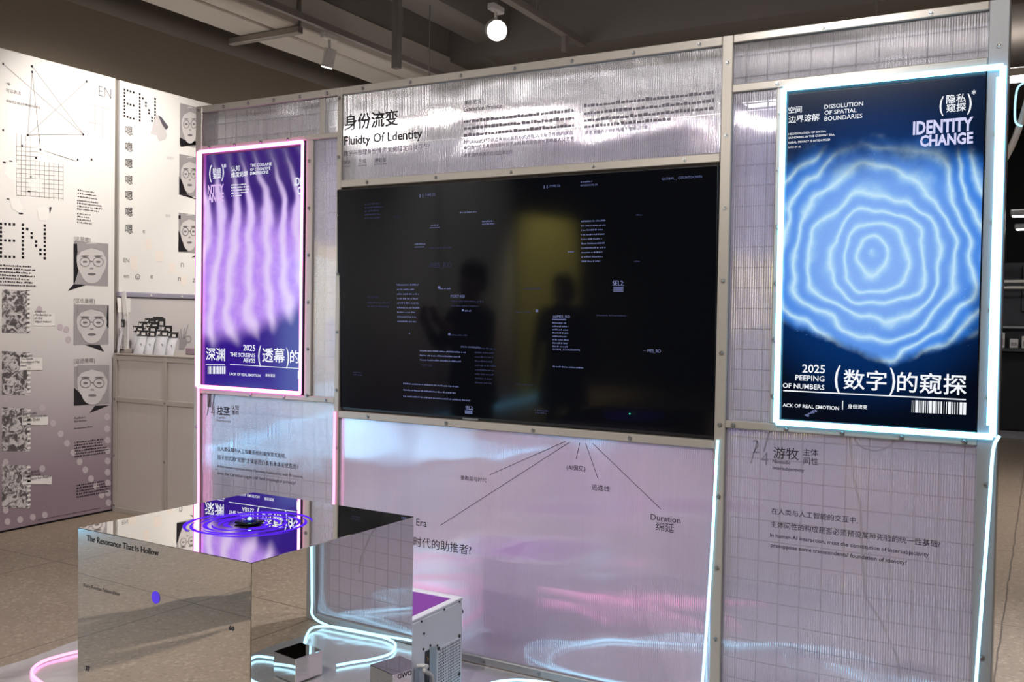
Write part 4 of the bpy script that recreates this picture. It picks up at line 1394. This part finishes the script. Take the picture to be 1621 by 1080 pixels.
for q in [[(231, 378), (239, 378), (239, 394), (231, 394)][::-1], [(246, 397), (258, 397), (258, 414), (246, 414)][::-1], [(268, 416), (277, 416), (277, 432), (268, 432)][::-1], [(206, 406), (217, 406), (217, 427), (206, 427)][::-1], [(286, 436), (295, 436), (295, 452), (286, 452)][::-1]]:
    flat(B2P, 'blush_patch', [q], M['blush'], PE)
lettering(B2P, [('这里不', 264, 276, 251), ('是嗯', 262, 270, 343)], M['p_light'], PE)
portrait(B2P, 284.5, 171, 316, 229, ((0.0, 1.0), (0.35, 0.97), (1.0, 0.9), (1.0, 1.0), (0.05, 1.06))[::-1], [((0, 0.8), (0.35, 0.9), (0.9, 0.9), (0.9, 0.99), (0, 0.99)), ((0.8, 0), (1, 0), (1, 0.3))], 4)
portrait(B2P, 283.5, 250, 316, 308, ((0.0, 1.0), (0.4, 1.0), (1.0, 1.16)), [((0, 0.5), (0.15, 0.65), (0.4, 0.99), (0, 0.99))], 5)
portrait(B2P, 282.5, 341, 316, 399, ((0.6, 1.16), (1.0, 1.0), (1.0, 1.1)), [((0, 0.4), (0.15, 0.6), (0.45, 0.99), (0, 0.99)), ((0, 0), (0.2, 0), (0.1, 0.1), (0, 0.1))], 6)
mb = MB()
g0 = ('X', EX + 0.002)
mb.poly([at(x, y, *g0) for x, y in ((238, 212), (247, 181), (266, 200), (262, 206), (265, 214), (262, 221), (252, 224), (247, 214))][::-1], 0)
mb.poly([at(x, y, 'X', EX + 0.0026) for x, y in ((250, 182), (256, 186), (267, 201), (263, 206), (257, 198))][::-1], 1)
mb.build('finger_print_picture', [M['p_light'], M['ink_soft']], B2P)

B3 = board('light grey board with printed hands behind the sample pouches', 1.268, 2.75, 0.0, 1.604, M['board_grey'])


def printed_hand(cx, cy, s, mat, name):
    mb = MB()
    pl = ('X', EX + 0.002)
    P = lambda pts: [at(cx + s * a, cy + s * b, *pl) for a, b in pts]
    mb.poly(P([(-6, 20), (-5, 4), (4, 2), (8, 6), (6, 14), (2, 20)])[::-1])
    for a, b, c, d in ((-5, 4, -7, -8), (-2, 3, -3, -12), (1, 3, 3, -13), (3, 3, 9, -19)):
        mb.poly(P([(a - 1.2, b), (c - 0.8, d), (c + 0.9, d - 1), (a + 1.4, b)])[::-1])
    for i in range(10):
        q0, q1 = 2.6 - 4.6 * i / 10, 2.6 - 4.6 * (i + 1) / 10
        mb.poly(P([(9 + 5 * math.cos(q0), 4 - 6 * math.sin(q0)), (9 + 5 * math.cos(q1), 4 - 6 * math.sin(q1)), (9 + 3.6 * math.cos(q1), 4 - 4.4 * math.sin(q1)), (9 + 3.6 * math.cos(q0), 4 - 4.4 * math.sin(q0))]))
    return mb.build(name, mat, B3)


printed_hand(289, 533, 1.0, M['p_mid'], 'hand_print')
printed_hand(271, 531, 0.8, M['p_light'], 'hand_print')
mb = MB()
mb.poly([at(x, y, 'X', EX + 0.002) for x, y in ((185.5, 471), (206.5, 472), (206.5, 495), (186.5, 494.5))][::-1])
mb.build('notice', M['white_print'], B3)

GB = 'blank boards of the long white row'
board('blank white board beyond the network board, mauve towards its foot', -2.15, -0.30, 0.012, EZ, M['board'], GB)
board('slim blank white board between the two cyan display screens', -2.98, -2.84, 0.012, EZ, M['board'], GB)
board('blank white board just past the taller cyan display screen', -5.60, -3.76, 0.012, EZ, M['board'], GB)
board('blank white board next to the olive yellow board', -7.35, -5.65, 0.012, EZ, M['board'], GB)
board('olive yellow board at the far end of the white row', -9.30, -7.45, 0.012, 2.5, M['board_olive'])
for y0, y1, z0, z1, lab in ((-3.72, -3.02, 0.04, 2.06, 'taller cyan display screen standing in the white board row'), (-2.80, -2.22, 0.2, 0.85, 'low cyan display screen standing in the white board row')):
    t = thing('display_screen', lab, 'screen', (EX, 0.5 * (y0 + y1), 0.0))
    MB().bevel_box((EX - 0.06, y0 - 0.02, 0.0), (EX, y1 + 0.02, z1 + 0.04), 0.004).build('housing', M['bezel'], t)
    MB().box((EX, y0, z0), (EX + 0.004, y1, z1)).build('display', M['led_cyan'], t)
t = thing('neon_strip', 'blue neon strip lying along the foot of the white board row', 'neon light', (-5.98, -6.5, 0.02))
MB().cyl((-5.98, -9.2, 0.05), (-5.98, -3.9, 0.05), 0.03, n=10).build('tube', M['blue_neon'], t)
for y in (-9.0, -7.0, -5.0, -4.0):
    MB().box((-6.02, y, 0.0), (-5.94, y + 0.03, 0.03)).build('clip', M['frame'], t)

# ------------------------------------------------------------------ sample counter with pouches
CY0, CY1, CX0, CX1, CZ = 1.211, 1.70, -6.035, -4.95, 1.185
S = thing('sample_counter', 'ribbed clear sample counter with metal edge profiles beside the network board', 'counter', (-5.5, 1.45, 0))
MB().bevel_box((CX0, CY0 - 0.01, CZ - 0.012), (CX1, CY1, CZ), 0.003).build('counter_top', M['counter_frame'], S)
xm = at(262, 640, 'Y', CY0).x
zm = at(222, 635, 'Y', CY0).z
for x in (CX0, xm - 0.018, CX1 - 0.036):
    MB().bevel_box((x, CY0 - 0.008, 0), (x + 0.036, CY0 + 0.03, CZ - 0.012), 0.002).build('frame_post', M['counter_frame'], S)
for z in (0.0, zm - 0.018, CZ - 0.05):
    MB().bevel_box((CX0 + 0.036, CY0 - 0.006, z), (CX1 - 0.036, CY0 + 0.03, z + 0.036), 0.002).build('frame_rail', M['counter_frame'], S)
MB().box((CX0 + 0.036, CY0 + 0.006, 0.036), (xm - 0.018, CY0 + 0.014, CZ - 0.05)).build('front_sheet', M['sheet_counter'], S)
MB().box((xm + 0.018, CY0 + 0.006, 0.036), (CX1 - 0.036, CY0 + 0.014, CZ - 0.05)).build('front_sheet', M['sheet_counter'], S)
MB().box((CX0, CY0 + 0.035, 0.0), (CX0 + 0.008, CY1, CZ - 0.012)).build('side_sheet', M['sheet_counter'], S)
MB().box((CX1 - 0.008, CY0 + 0.035, 0.0), (CX1, CY1, CZ - 0.012)).build('side_sheet', M['sheet_counter'], S)
MB().box((CX0 + 0.008, CY1 - 0.008, 0.0), (CX1 - 0.008, CY1, CZ - 0.012)).build('back_sheet', M['sheet_back'], S)
for z in (zm, 0.42, 0.05):
    for x in (CX0 + 0.018, xm):
        MB().cyl((x, CY0 - 0.008, z), (x, CY0 - 0.013, z), 0.008, n=10).build('screw', M['screw'], S)


def make_pouch(base, w=0.105, h=0.20):
    """clear pouch with a black and white header card, leaning slightly backwards"""
    root = thing('sample_pouch', 'clear sample pouch', 'pouch', base, 'sample pouches on the counter')
    x, y, z = base
    body = MB()
    n = 6
    vs = []
    for j in range(n + 1):
        t_ = j / n
        bulge = 0.016 * math.sin(math.pi * (0.08 + 0.9 * t_)) + 0.002
        for i in range(5):
            s_ = i / 4
            q = math.sin(math.pi * s_) * bulge + 0.001
            vs.append((x - w / 2 + w * s_, y - q + t_ * 0.035, z + h * 0.78 * t_))
            vs.append((x - w / 2 + w * s_, y + q * 0.4 + t_ * 0.035 + 0.001, z + h * 0.78 * t_))
    fs = []
    for j in range(n):
        for i in range(4):
            a = (j * 5 + i) * 2
            b = a + 10
            fs += [(a, a + 2, b + 2, b), (a + 1, b + 1, b + 3, a + 3)]
    body.add(vs, fs)
    body.build('pouch_body', M['pouch'], root, smooth=True)
    y2, z2 = y + 0.027, z + h * 0.78
    MB().bevel_box((x - w / 2, y2 - 0.003, z2 - 0.002), (x + w / 2, y2 + 0.012, z + h), 0.0012).build('header_card', M['card_black'], root)
    hc = [c_ for c_ in root.children if c_.name.startswith('header_card')][0]
    mb = MB()
    yy = y2 - 0.004
    mb.poly([(x - w * 0.48, yy, z2 + h * 0.03), (x - w * 0.36, yy, z2 + h * 0.02), (x - w * 0.28, yy, z2 + h * 0.07), (x - w * 0.16, yy, z2 + h * 0.03), (x - w * 0.2, yy, z2 + h * 0.10), (x - w * 0.1, yy, z2 + h * 0.18), (x - w * 0.28, yy, z2 + h * 0.15), (x - w * 0.4, yy, z2 + h * 0.19), (x - w * 0.44, yy, z2 + h * 0.12)])
    mb.poly([(x + w * 0.05, yy, z2 + h * 0.02), (x + w * 0.45, yy, z2 + h * 0.02), (x + w * 0.45, yy, z2 + h * 0.13), (x + w * 0.05, yy, z2 + h * 0.13)])
    mb.build('card_print', M['white_print'], hc)
    mb = MB()
    mb.poly([(x - w * 0.12, y - 0.0185 + 0.018, z + h * 0.18), (x + w * 0.28, y - 0.0185 + 0.018, z + h * 0.18), (x + w * 0.28, y - 0.020 + 0.024, z + h * 0.44), (x - w * 0.12, y - 0.020 + 0.024, z + h * 0.44)])
    mb.build('pouch_print', M['pouch_print'], root)
    return root


# pouches: pixel of the header's left upper corner, depth row, label
rows_y = [1.24, 1.31, 1.38, 1.45, 1.52]
plist = [
    (211, 523, 0, 'sample pouch at the front row end nearest the network board'),
    (225, 524, 0, 'front row sample pouch second from the network board'),
    (244, 523, 0, 'front row sample pouch with a blue tinged face'),
    (259, 526, 0, 'front row sample pouch nearest the printed hand'),
    (206, 516, 1, 'second row sample pouch nearest the network board'),
    (226, 516, 1, 'second row sample pouch in the middle of the heap'),
    (250, 515.5, 1, 'second row sample pouch nearest the printed hand'),
    (204, 509, 2, 'third row sample pouch nearest the white stick'),
    (229, 509.5, 2, 'third row sample pouch mid heap with tilted card'),
    (240, 504, 3, 'back row sample pouch half hidden by its neighbours'),
    (204, 503.5, 3, 'back row sample pouch beside the white stick'),
    (222, 504, 3, 'back row sample pouch in the middle'),
    (236, 501.5, 4, 'topmost sample pouch at the very back of the heap'),
    (187, 506, 1, 'dark edged sample pouch leaning by the network board'),
]
proto = None
for i, (x, y, k, lab) in enumerate(plist):
    Y = rows_y[k] + (i % 2) * 0.012
    top = at(x, y, 'Y', Y)
    base = Vector((max(top.x + 0.055, -5.965), Y, CZ + 0.0005))
    hz = top.z - CZ
    if proto is None:
        proto = make_pouch(base, 0.105, 0.20)
        o = proto
    else:
        o = dup_tree(proto)
        o.location = base
    o['label'] = lab
    o.scale = (1, 1, max(0.7, min(1.7, hz / 0.20)))
    if i == 13:
        o.location = (-5.995, 1.218, CZ + 0.0005)
        o.scale = (0.5, 1, 1.25)
        o.rotation_euler = (0, 0, R(-25))
    elif i:
        o.rotation_euler = (0, 0, R(((i * 37) % 11) - 5))

t = thing('sign_stick', 'tall white paper stick standing among the sample pouches', 'sign', (at(201, 530, 'Y', 1.29).x, 1.29, CZ))
mb = MB()
a = [at(x, y, 'Y', 1.285) for x, y in ((195, 530), (202, 530), (201.5, 497), (198.5, 497))]
b = [at(x, y, 'Y', 1.285) for x, y in ((195.5, 500), (201.8, 500), (198.5, 461), (192, 462))]
for q in (a, b):
    q2 = [p + Vector((0, 0.006, 0)) for p in q]
    mb.add(q + q2, [(0, 1, 2, 3), (7, 6, 5, 4), (0, 4, 5, 1), (1, 5, 6, 2), (2, 6, 7, 3), (3, 7, 4, 0)])
mb.build('stick', M['white_print'], t)
bx = at(196, 530, 'Y', 1.285)
MB().box((bx.x, 1.285, CZ), (bx.x + 0.045, 1.291, bx.z)).build('stick_foot', M['white_print'], t)
t = thing('card_tray', 'flat grey tray of cards at the counter end by the network board', 'tray', (at(193, 556, 'Y', 1.25).x, 1.26, CZ))
c0 = at(187, 557, 'Y', 1.23)
MB().bevel_box((c0.x, 1.225, CZ), (c0.x + 0.085, 1.29, CZ + 0.035), 0.004).build('tray', plain('grey_card', srgb(150, 140, 134), 0.5), t)
MB().box((c0.x + 0.008, 1.2235, CZ + 0.022), (c0.x + 0.07, 1.225, CZ + 0.030)).build('slot', M['card_black'], t)
t = thing('card_box', 'low mauve box at the counter end nearest the pink neon', 'box', (at(304, 552, 'Y', 1.45).x, 1.45, CZ))
c0 = at(293, 552, 'Y', 1.42)
MB().bevel_box((c0.x, 1.42, CZ), (c0.x + 0.16, 1.5, CZ + 0.05), 0.006).build('box_body', plain('mauve_card', srgb(150, 128, 140), 0.5), t)

# ------------------------------------------------------------------ beyond the partition's right edge
t = thing('shop_counter', 'dark shop counter with glass shelf far beyond the partition end', 'counter', (0.6, 10.9, 0))
MB().bevel_box((-1.2, 10.6, 0.10), (3.0, 11.3, 1.15), 0.02).build('counter_body', M['black_wall'], t)
MB().box((-1.2, 10.66, 0.0), (3.0, 11.2, 0.10)).build('plinth', M['frame_cool'], t)
MB().box((-1.25, 10.5, 1.15), (3.05, 11.35, 1.19)).build('counter_top', M['steel_dark'], t)
MB().box((-1.2, 10.95, 1.45), (3.0, 11.25, 1.48)).build('glass_shelf', M['frame_cool'], t)
MB().box((-1.2, 11.28, 1.19), (3.0, 11.32, 2.35)).build('back_panel', M['steel_dark'], t)
for i, (x, lab) in enumerate(((-0.52, 'white carton on the far shop counter nearest the partition'), (-0.36, 'shorter white carton on the far shop counter'), (-0.22, 'third white carton along the far shop counter'))):
    hh = (0.20, 0.12, 0.16)[i]
    b = thing('carton', lab, 'carton', (x, 10.8, 1.19), 'cartons on the far shop counter')
    MB().bevel_box((x - 0.05, 10.75, 1.19), (x + 0.05, 10.85, 1.19 + hh), 0.005).build('carton_body', M['lamp_white'], b)
    MB().box((x - 0.035, 10.748, 1.22), (x + 0.035, 10.75, 1.19 + hh * 0.6)).build('carton_label', M['p_mid'], b)
t = thing('wall_screen', 'small violet wall screen over the far shop counter', 'screen', (-0.15, 11.2, 1.7))
MB().bevel_box((-0.30, 11.2, 1.68), (0.55, 11.275, 2.3), 0.01).build('housing', M['bezel'], t)
MB().box((-0.26, 11.195, 1.72), (0.51, 11.2, 2.26)).build('display', M['shop_screen'], t)
t = thing('guard_rail', 'pale double rail before the far shop counter', 'rail', (0.5, 9.6, 0))
for z in (1.98, 2.06):
    MB().cyl((-1.4, 10.45, z), (3.2, 10.45, z), 0.02, n=10).build('rail_bar', M['lamp_white'], t)
for x in (-1.3, 1.0, 3.1):
    MB().cyl((x, 10.45, 0), (x, 10.45, 2.06), 0.022, n=10).build('rail_post', M['steel_dark'], t)
pts = [at(1638, 95, 'Y', 3.2), at(1626, 160, 'Y', 3.2), at(1612, 205, 'Y', 3.2), at(1597, 240, 'Y', 3.2), at(1575, 275, 'Y', 3.2), at(1540, 310, 'Y', 3.2)]
t = thing('hanging_hoop', 'pale curved hoop hung beyond the blue framed partition', 'hoop', pts[0])
MB().tube(smooth_path(pts), 0.02, 10).build('hoop_tube', M['duct_white'], t, smooth=True)
MB().cyl(pts[0], (pts[0].x, pts[0].y, 4.6), 0.008, n=8).build('hanger', M['track'], t)
pts = [at(1625, 130, 'Y', 3.15), at(1610, 142, 'Y', 3.15), at(1607, 190, 'Y', 3.15), at(1618, 200, 'Y', 3.15)]
t = thing('hanging_hoop', 'thin blue lit hoop hung beyond the blue framed partition', 'hoop', pts[0])
MB().tube(smooth_path(pts), 0.006, 8).build('hoop_tube', M['blue_soft'], t, smooth=True)
MB().cyl(pts[0], (pts[0].x, pts[0].y, 4.6), 0.004, n=8).build('hanger', M['track'], t)
for i, y in enumerate((8.0, 9.6)):
    b = thing('ceiling_light', ('pale ceiling light panel seen past the partition end', 'farther ceiling light panel beyond the first one')[i], 'ceiling light', (0.2, y, 2.66), 'ceiling light panels beyond the partitions')
    MB().bevel_box((-0.36, y - 0.1, 2.66), (0.9, y + 0.1, 2.72), 0.01).build('frame', M['frame_cool'], b)
    MB().box((-0.34, y - 0.07, 2.652), (0.86, y + 0.07, 2.66)).build('diffuser', M['lamp_face_low'], b)
    for x in (-0.2, 0.7):
        MB().cyl((x, y, 2.72), (x, y, 4.6), 0.008, n=8).build('hanger', M['track'], b)


# ------------------------------------------------------------------ the two visitors mirrored in the television
def person(label, x, y, height, face_to, bob, coat, arm_up=False):
    s = height / 1.70
    root = thing('person', label, 'person', (x, y, 0), 'visitors facing the partitions')
    P = {}
    E_ = []

    def v(name, px_, py_, pz_, r):
        P[name] = ((px_ * s, py_ * s, pz_ * s), r * s)

    def e(*names):
        for a_, b_ in zip(names, names[1:]):
            E_.append((a_, b_))
    v('pelvis', 0, 0, 0.92, 0.145); v('waist', 0, 0.005, 1.06, 0.122); v('chest', 0, 0, 1.24, 0.145); v('top', 0, 0, 1.38, 0.095); v('neck', 0, 0.005, 1.45, 0.052); v('head', 0, -0.015, 1.53, 0.075)
    v('crown', 0, 0.0, 1.615, 0.082)
    e('pelvis', 'waist', 'chest', 'top', 'neck', 'head', 'crown')
    for q, sx in (('l', -1), ('r', 1)):
        v('hip' + q, 0.095 * sx, 0, 0.84, 0.10); v('knee' + q, 0.10 * sx, -0.015, 0.47, 0.062); v('calf' + q, 0.10 * sx, 0.015, 0.33, 0.058); v('ank' + q, 0.10 * sx, 0.02, 0.085, 0.040); v('ball' + q, 0.105 * sx, -0.09, 0.035, 0.034); v('toe' + q, 0.11 * sx, -0.16, 0.03, 0.028)
        e('pelvis', 'hip' + q, 'knee' + q, 'calf' + q, 'ank' + q, 'ball' + q, 'toe' + q)
        v('sh' + q, 0.175 * sx, 0, 1.36, 0.062)
        if arm_up:
            v('el' + q, 0.23 * sx, -0.08, 1.13, 0.045); v('wr' + q, 0.10 * sx, -0.27, 1.28, 0.030); v('pa' + q, 0.07 * sx, -0.31, 1.33, 0.032)
            base, d = Vector((0.06 * sx, -0.33, 1.36)), Vector((-0.25 * sx, -0.1, 0.9))
        else:
            v('el' + q, 0.235 * sx, 0.01, 1.09, 0.045); v('wr' + q, 0.245 * sx, -0.05, 0.85, 0.030); v('pa' + q, 0.245 * sx, -0.065, 0.79, 0.034)
            base, d = Vector((0.245 * sx, -0.07, 0.755)), Vector((0, -0.15, -1))
        e('top', 'sh' + q, 'el' + q, 'wr' + q, 'pa' + q)
        for f_, (off, L) in enumerate(((-0.027, 0.066), (-0.009, 0.074), (0.009, 0.070), (0.027, 0.054))):
            o_ = Vector((0, off, 0)) if not arm_up else Vector((off, 0, 0))
            dd = d.normalized()
            b_ = base + o_
            v('f%d%s' % (f_, q), *b_, 0.0095); m_ = b_ + dd * L * 0.5
            v('g%d%s' % (f_, q), *m_, 0.0088); t__ = m_ + (dd + Vector((-0.25 * sx, -0.1, 0))).normalized() * L * 0.5
            v('h%d%s' % (f_, q), *t__, 0.0075)
            e('pa' + q, 'f%d%s' % (f_, q), 'g%d%s' % (f_, q), 'h%d%s' % (f_, q))
        tb = Vector(P['pa' + q][0]) / s + Vector((0, -0.035, 0.0)); v('t0' + q, *tb, 0.011); v('t1' + q, *(tb + d.normalized() * 0.03 + Vector((0, -0.015, 0))), 0.0095)
        e('pa' + q, 't0' + q, 't1' + q)
    names = list(P)
    ix = {n_: i for i, n_ in enumerate(names)}
    me = bpy.data.meshes.new('body')
    me.from_pydata([P[n_][0] for n_ in names], [(ix[a_], ix[b_]) for a_, b_ in E_], [])
    o_ = bpy.data.objects.new('body', me)
    COL.objects.link(o_)
    mod = o_.modifiers.new('skin', 'SKIN')
    for i, n_ in enumerate(names):
        me.skin_vertices[0].data[i].radius = (P[n_][1], P[n_][1] * (0.72 if n_ in ('pelvis', 'waist', 'chest', 'top') else 1.0))
    me.skin_vertices[0].data[0].use_root = True
    sub = o_.modifiers.new('sub', 'SUBSURF')
    sub.levels = sub.render_levels = 2
    dg = bpy.context.evaluated_depsgraph_get()
    m2 = bpy.data.meshes.new_from_object(o_.evaluated_get(dg))
    bpy.data.objects.remove(o_)
    m2.materials.append(M['skin']); m2.materials.append(coat); m2.materials.append(M['cloth_dark']); m2.materials.append(M['ink'])
    for p_ in m2.polygons:
        c_ = p_.center / s
        p_.use_smooth = True
        hand = (c_.z < 0.84 and abs(c_.x) > 0.20) if not arm_up else (c_.y < -0.26)
        if c_.z > 1.42 or hand:
            p_.material_index = 0
        elif c_.z < 0.09:
            p_.material_index = 3
        elif c_.z > 0.86 or abs(c_.x) > 0.19:
            p_.material_index = 1
        else:
            p_.material_index = 2
    body = bpy.data.objects.new('body', m2)
    COL.objects.link(body)
    body.parent = root
    hair = MB()
    hair.ball((0, 0.026 * s, 1.622 * s), 0.097 * s, 12, sc=(0.94, 0.98, 0.95))
    hair.ball((0, 0.045 * s, 1.57 * s), 0.085 * s, 12, sc=(1.0, 0.8, 1.0))
    if bob:
        hair.ball((0, 0.045 * s, 1.535 * s), 0.102 * s, 12, sc=(1.0, 0.68, 1.15))
    hair.build('hair', M['hair'], None, smooth=True).parent = root
    hem = 0.56 if bob else 0.80
    prof = [(1.40, 0.10, 0.085), (1.34, 0.185, 0.115), (1.22, 0.18, 0.128), (1.06, 0.16, 0.12), (0.92, 0.182, 0.138), (0.80, 0.20, 0.15), (0.56, 0.235, 0.185)]
    prof = [q for q in prof if q[0] >= hem - 1e-6]
    jk = MB()
    nn_ = 24
    vs = [(rx * s * math.cos(2 * math.pi * i / nn_), ry * s * math.sin(2 * math.pi * i / nn_), z_ * s) for z_, rx, ry in prof for i in range(nn_)]
    jk.add(vs, [(j * nn_ + (i + 1) % nn_, j * nn_ + i, (j + 1) * nn_ + i, (j + 1) * nn_ + (i + 1) % nn_) for j in range(len(prof) - 1) for i in range(nn_)])
    jk.build('coat' if bob else 'jacket', coat, None, smooth=True).parent = root
    for sx in (-1, 1):
        ear = MB().ball((0.082 * sx * s, 0.0, 1.545 * s), 0.026 * s, 6, sc=(0.45, 0.7, 1.2))
        ear.build('ear', M['skin'], None, smooth=True).parent = root
    fc = MB()
    for sx in (-1, 1):
        fc.ball((0.033 * sx * s, -0.060 * s, 1.545 * s), 0.012 * s, 6, 0)
        fc.ball((0.033 * sx * s, -0.070 * s, 1.545 * s), 0.006 * s, 5, 1)
    fc.build('eyes', [M['white_print'], M['hair']], None, smooth=True).parent = root
    nz = MB().cyl((0, -0.062 * s, 1.54 * s), (0, -0.086 * s, 1.505 * s), 0.006 * s, 0.014 * s, 8)
    nz.ball((0, -0.080 * s, 1.505 * s), 0.013 * s, 6)
    nz.build('nose', M['skin'], None, smooth=True).parent = root
    MB().ball((0, -0.060 * s, 1.474 * s), 0.02 * s, 6, sc=(1.1, 0.4, 0.35)).build('mouth', plain('lips', srgb(160, 90, 84), 0.5), None, smooth=True).parent = root
    root.rotation_euler = (0, 0, face_to)
    return root


person('standing visitor with bobbed black hair in a dark coat, arms down', -3.63, -3.87, 1.70, R(172), True, M['cloth_dark'])
person('standing visitor in navy jacket holding both hands up before the chest', -3.33, -1.90, 1.78, R(200), False, M['cloth_navy'], True)
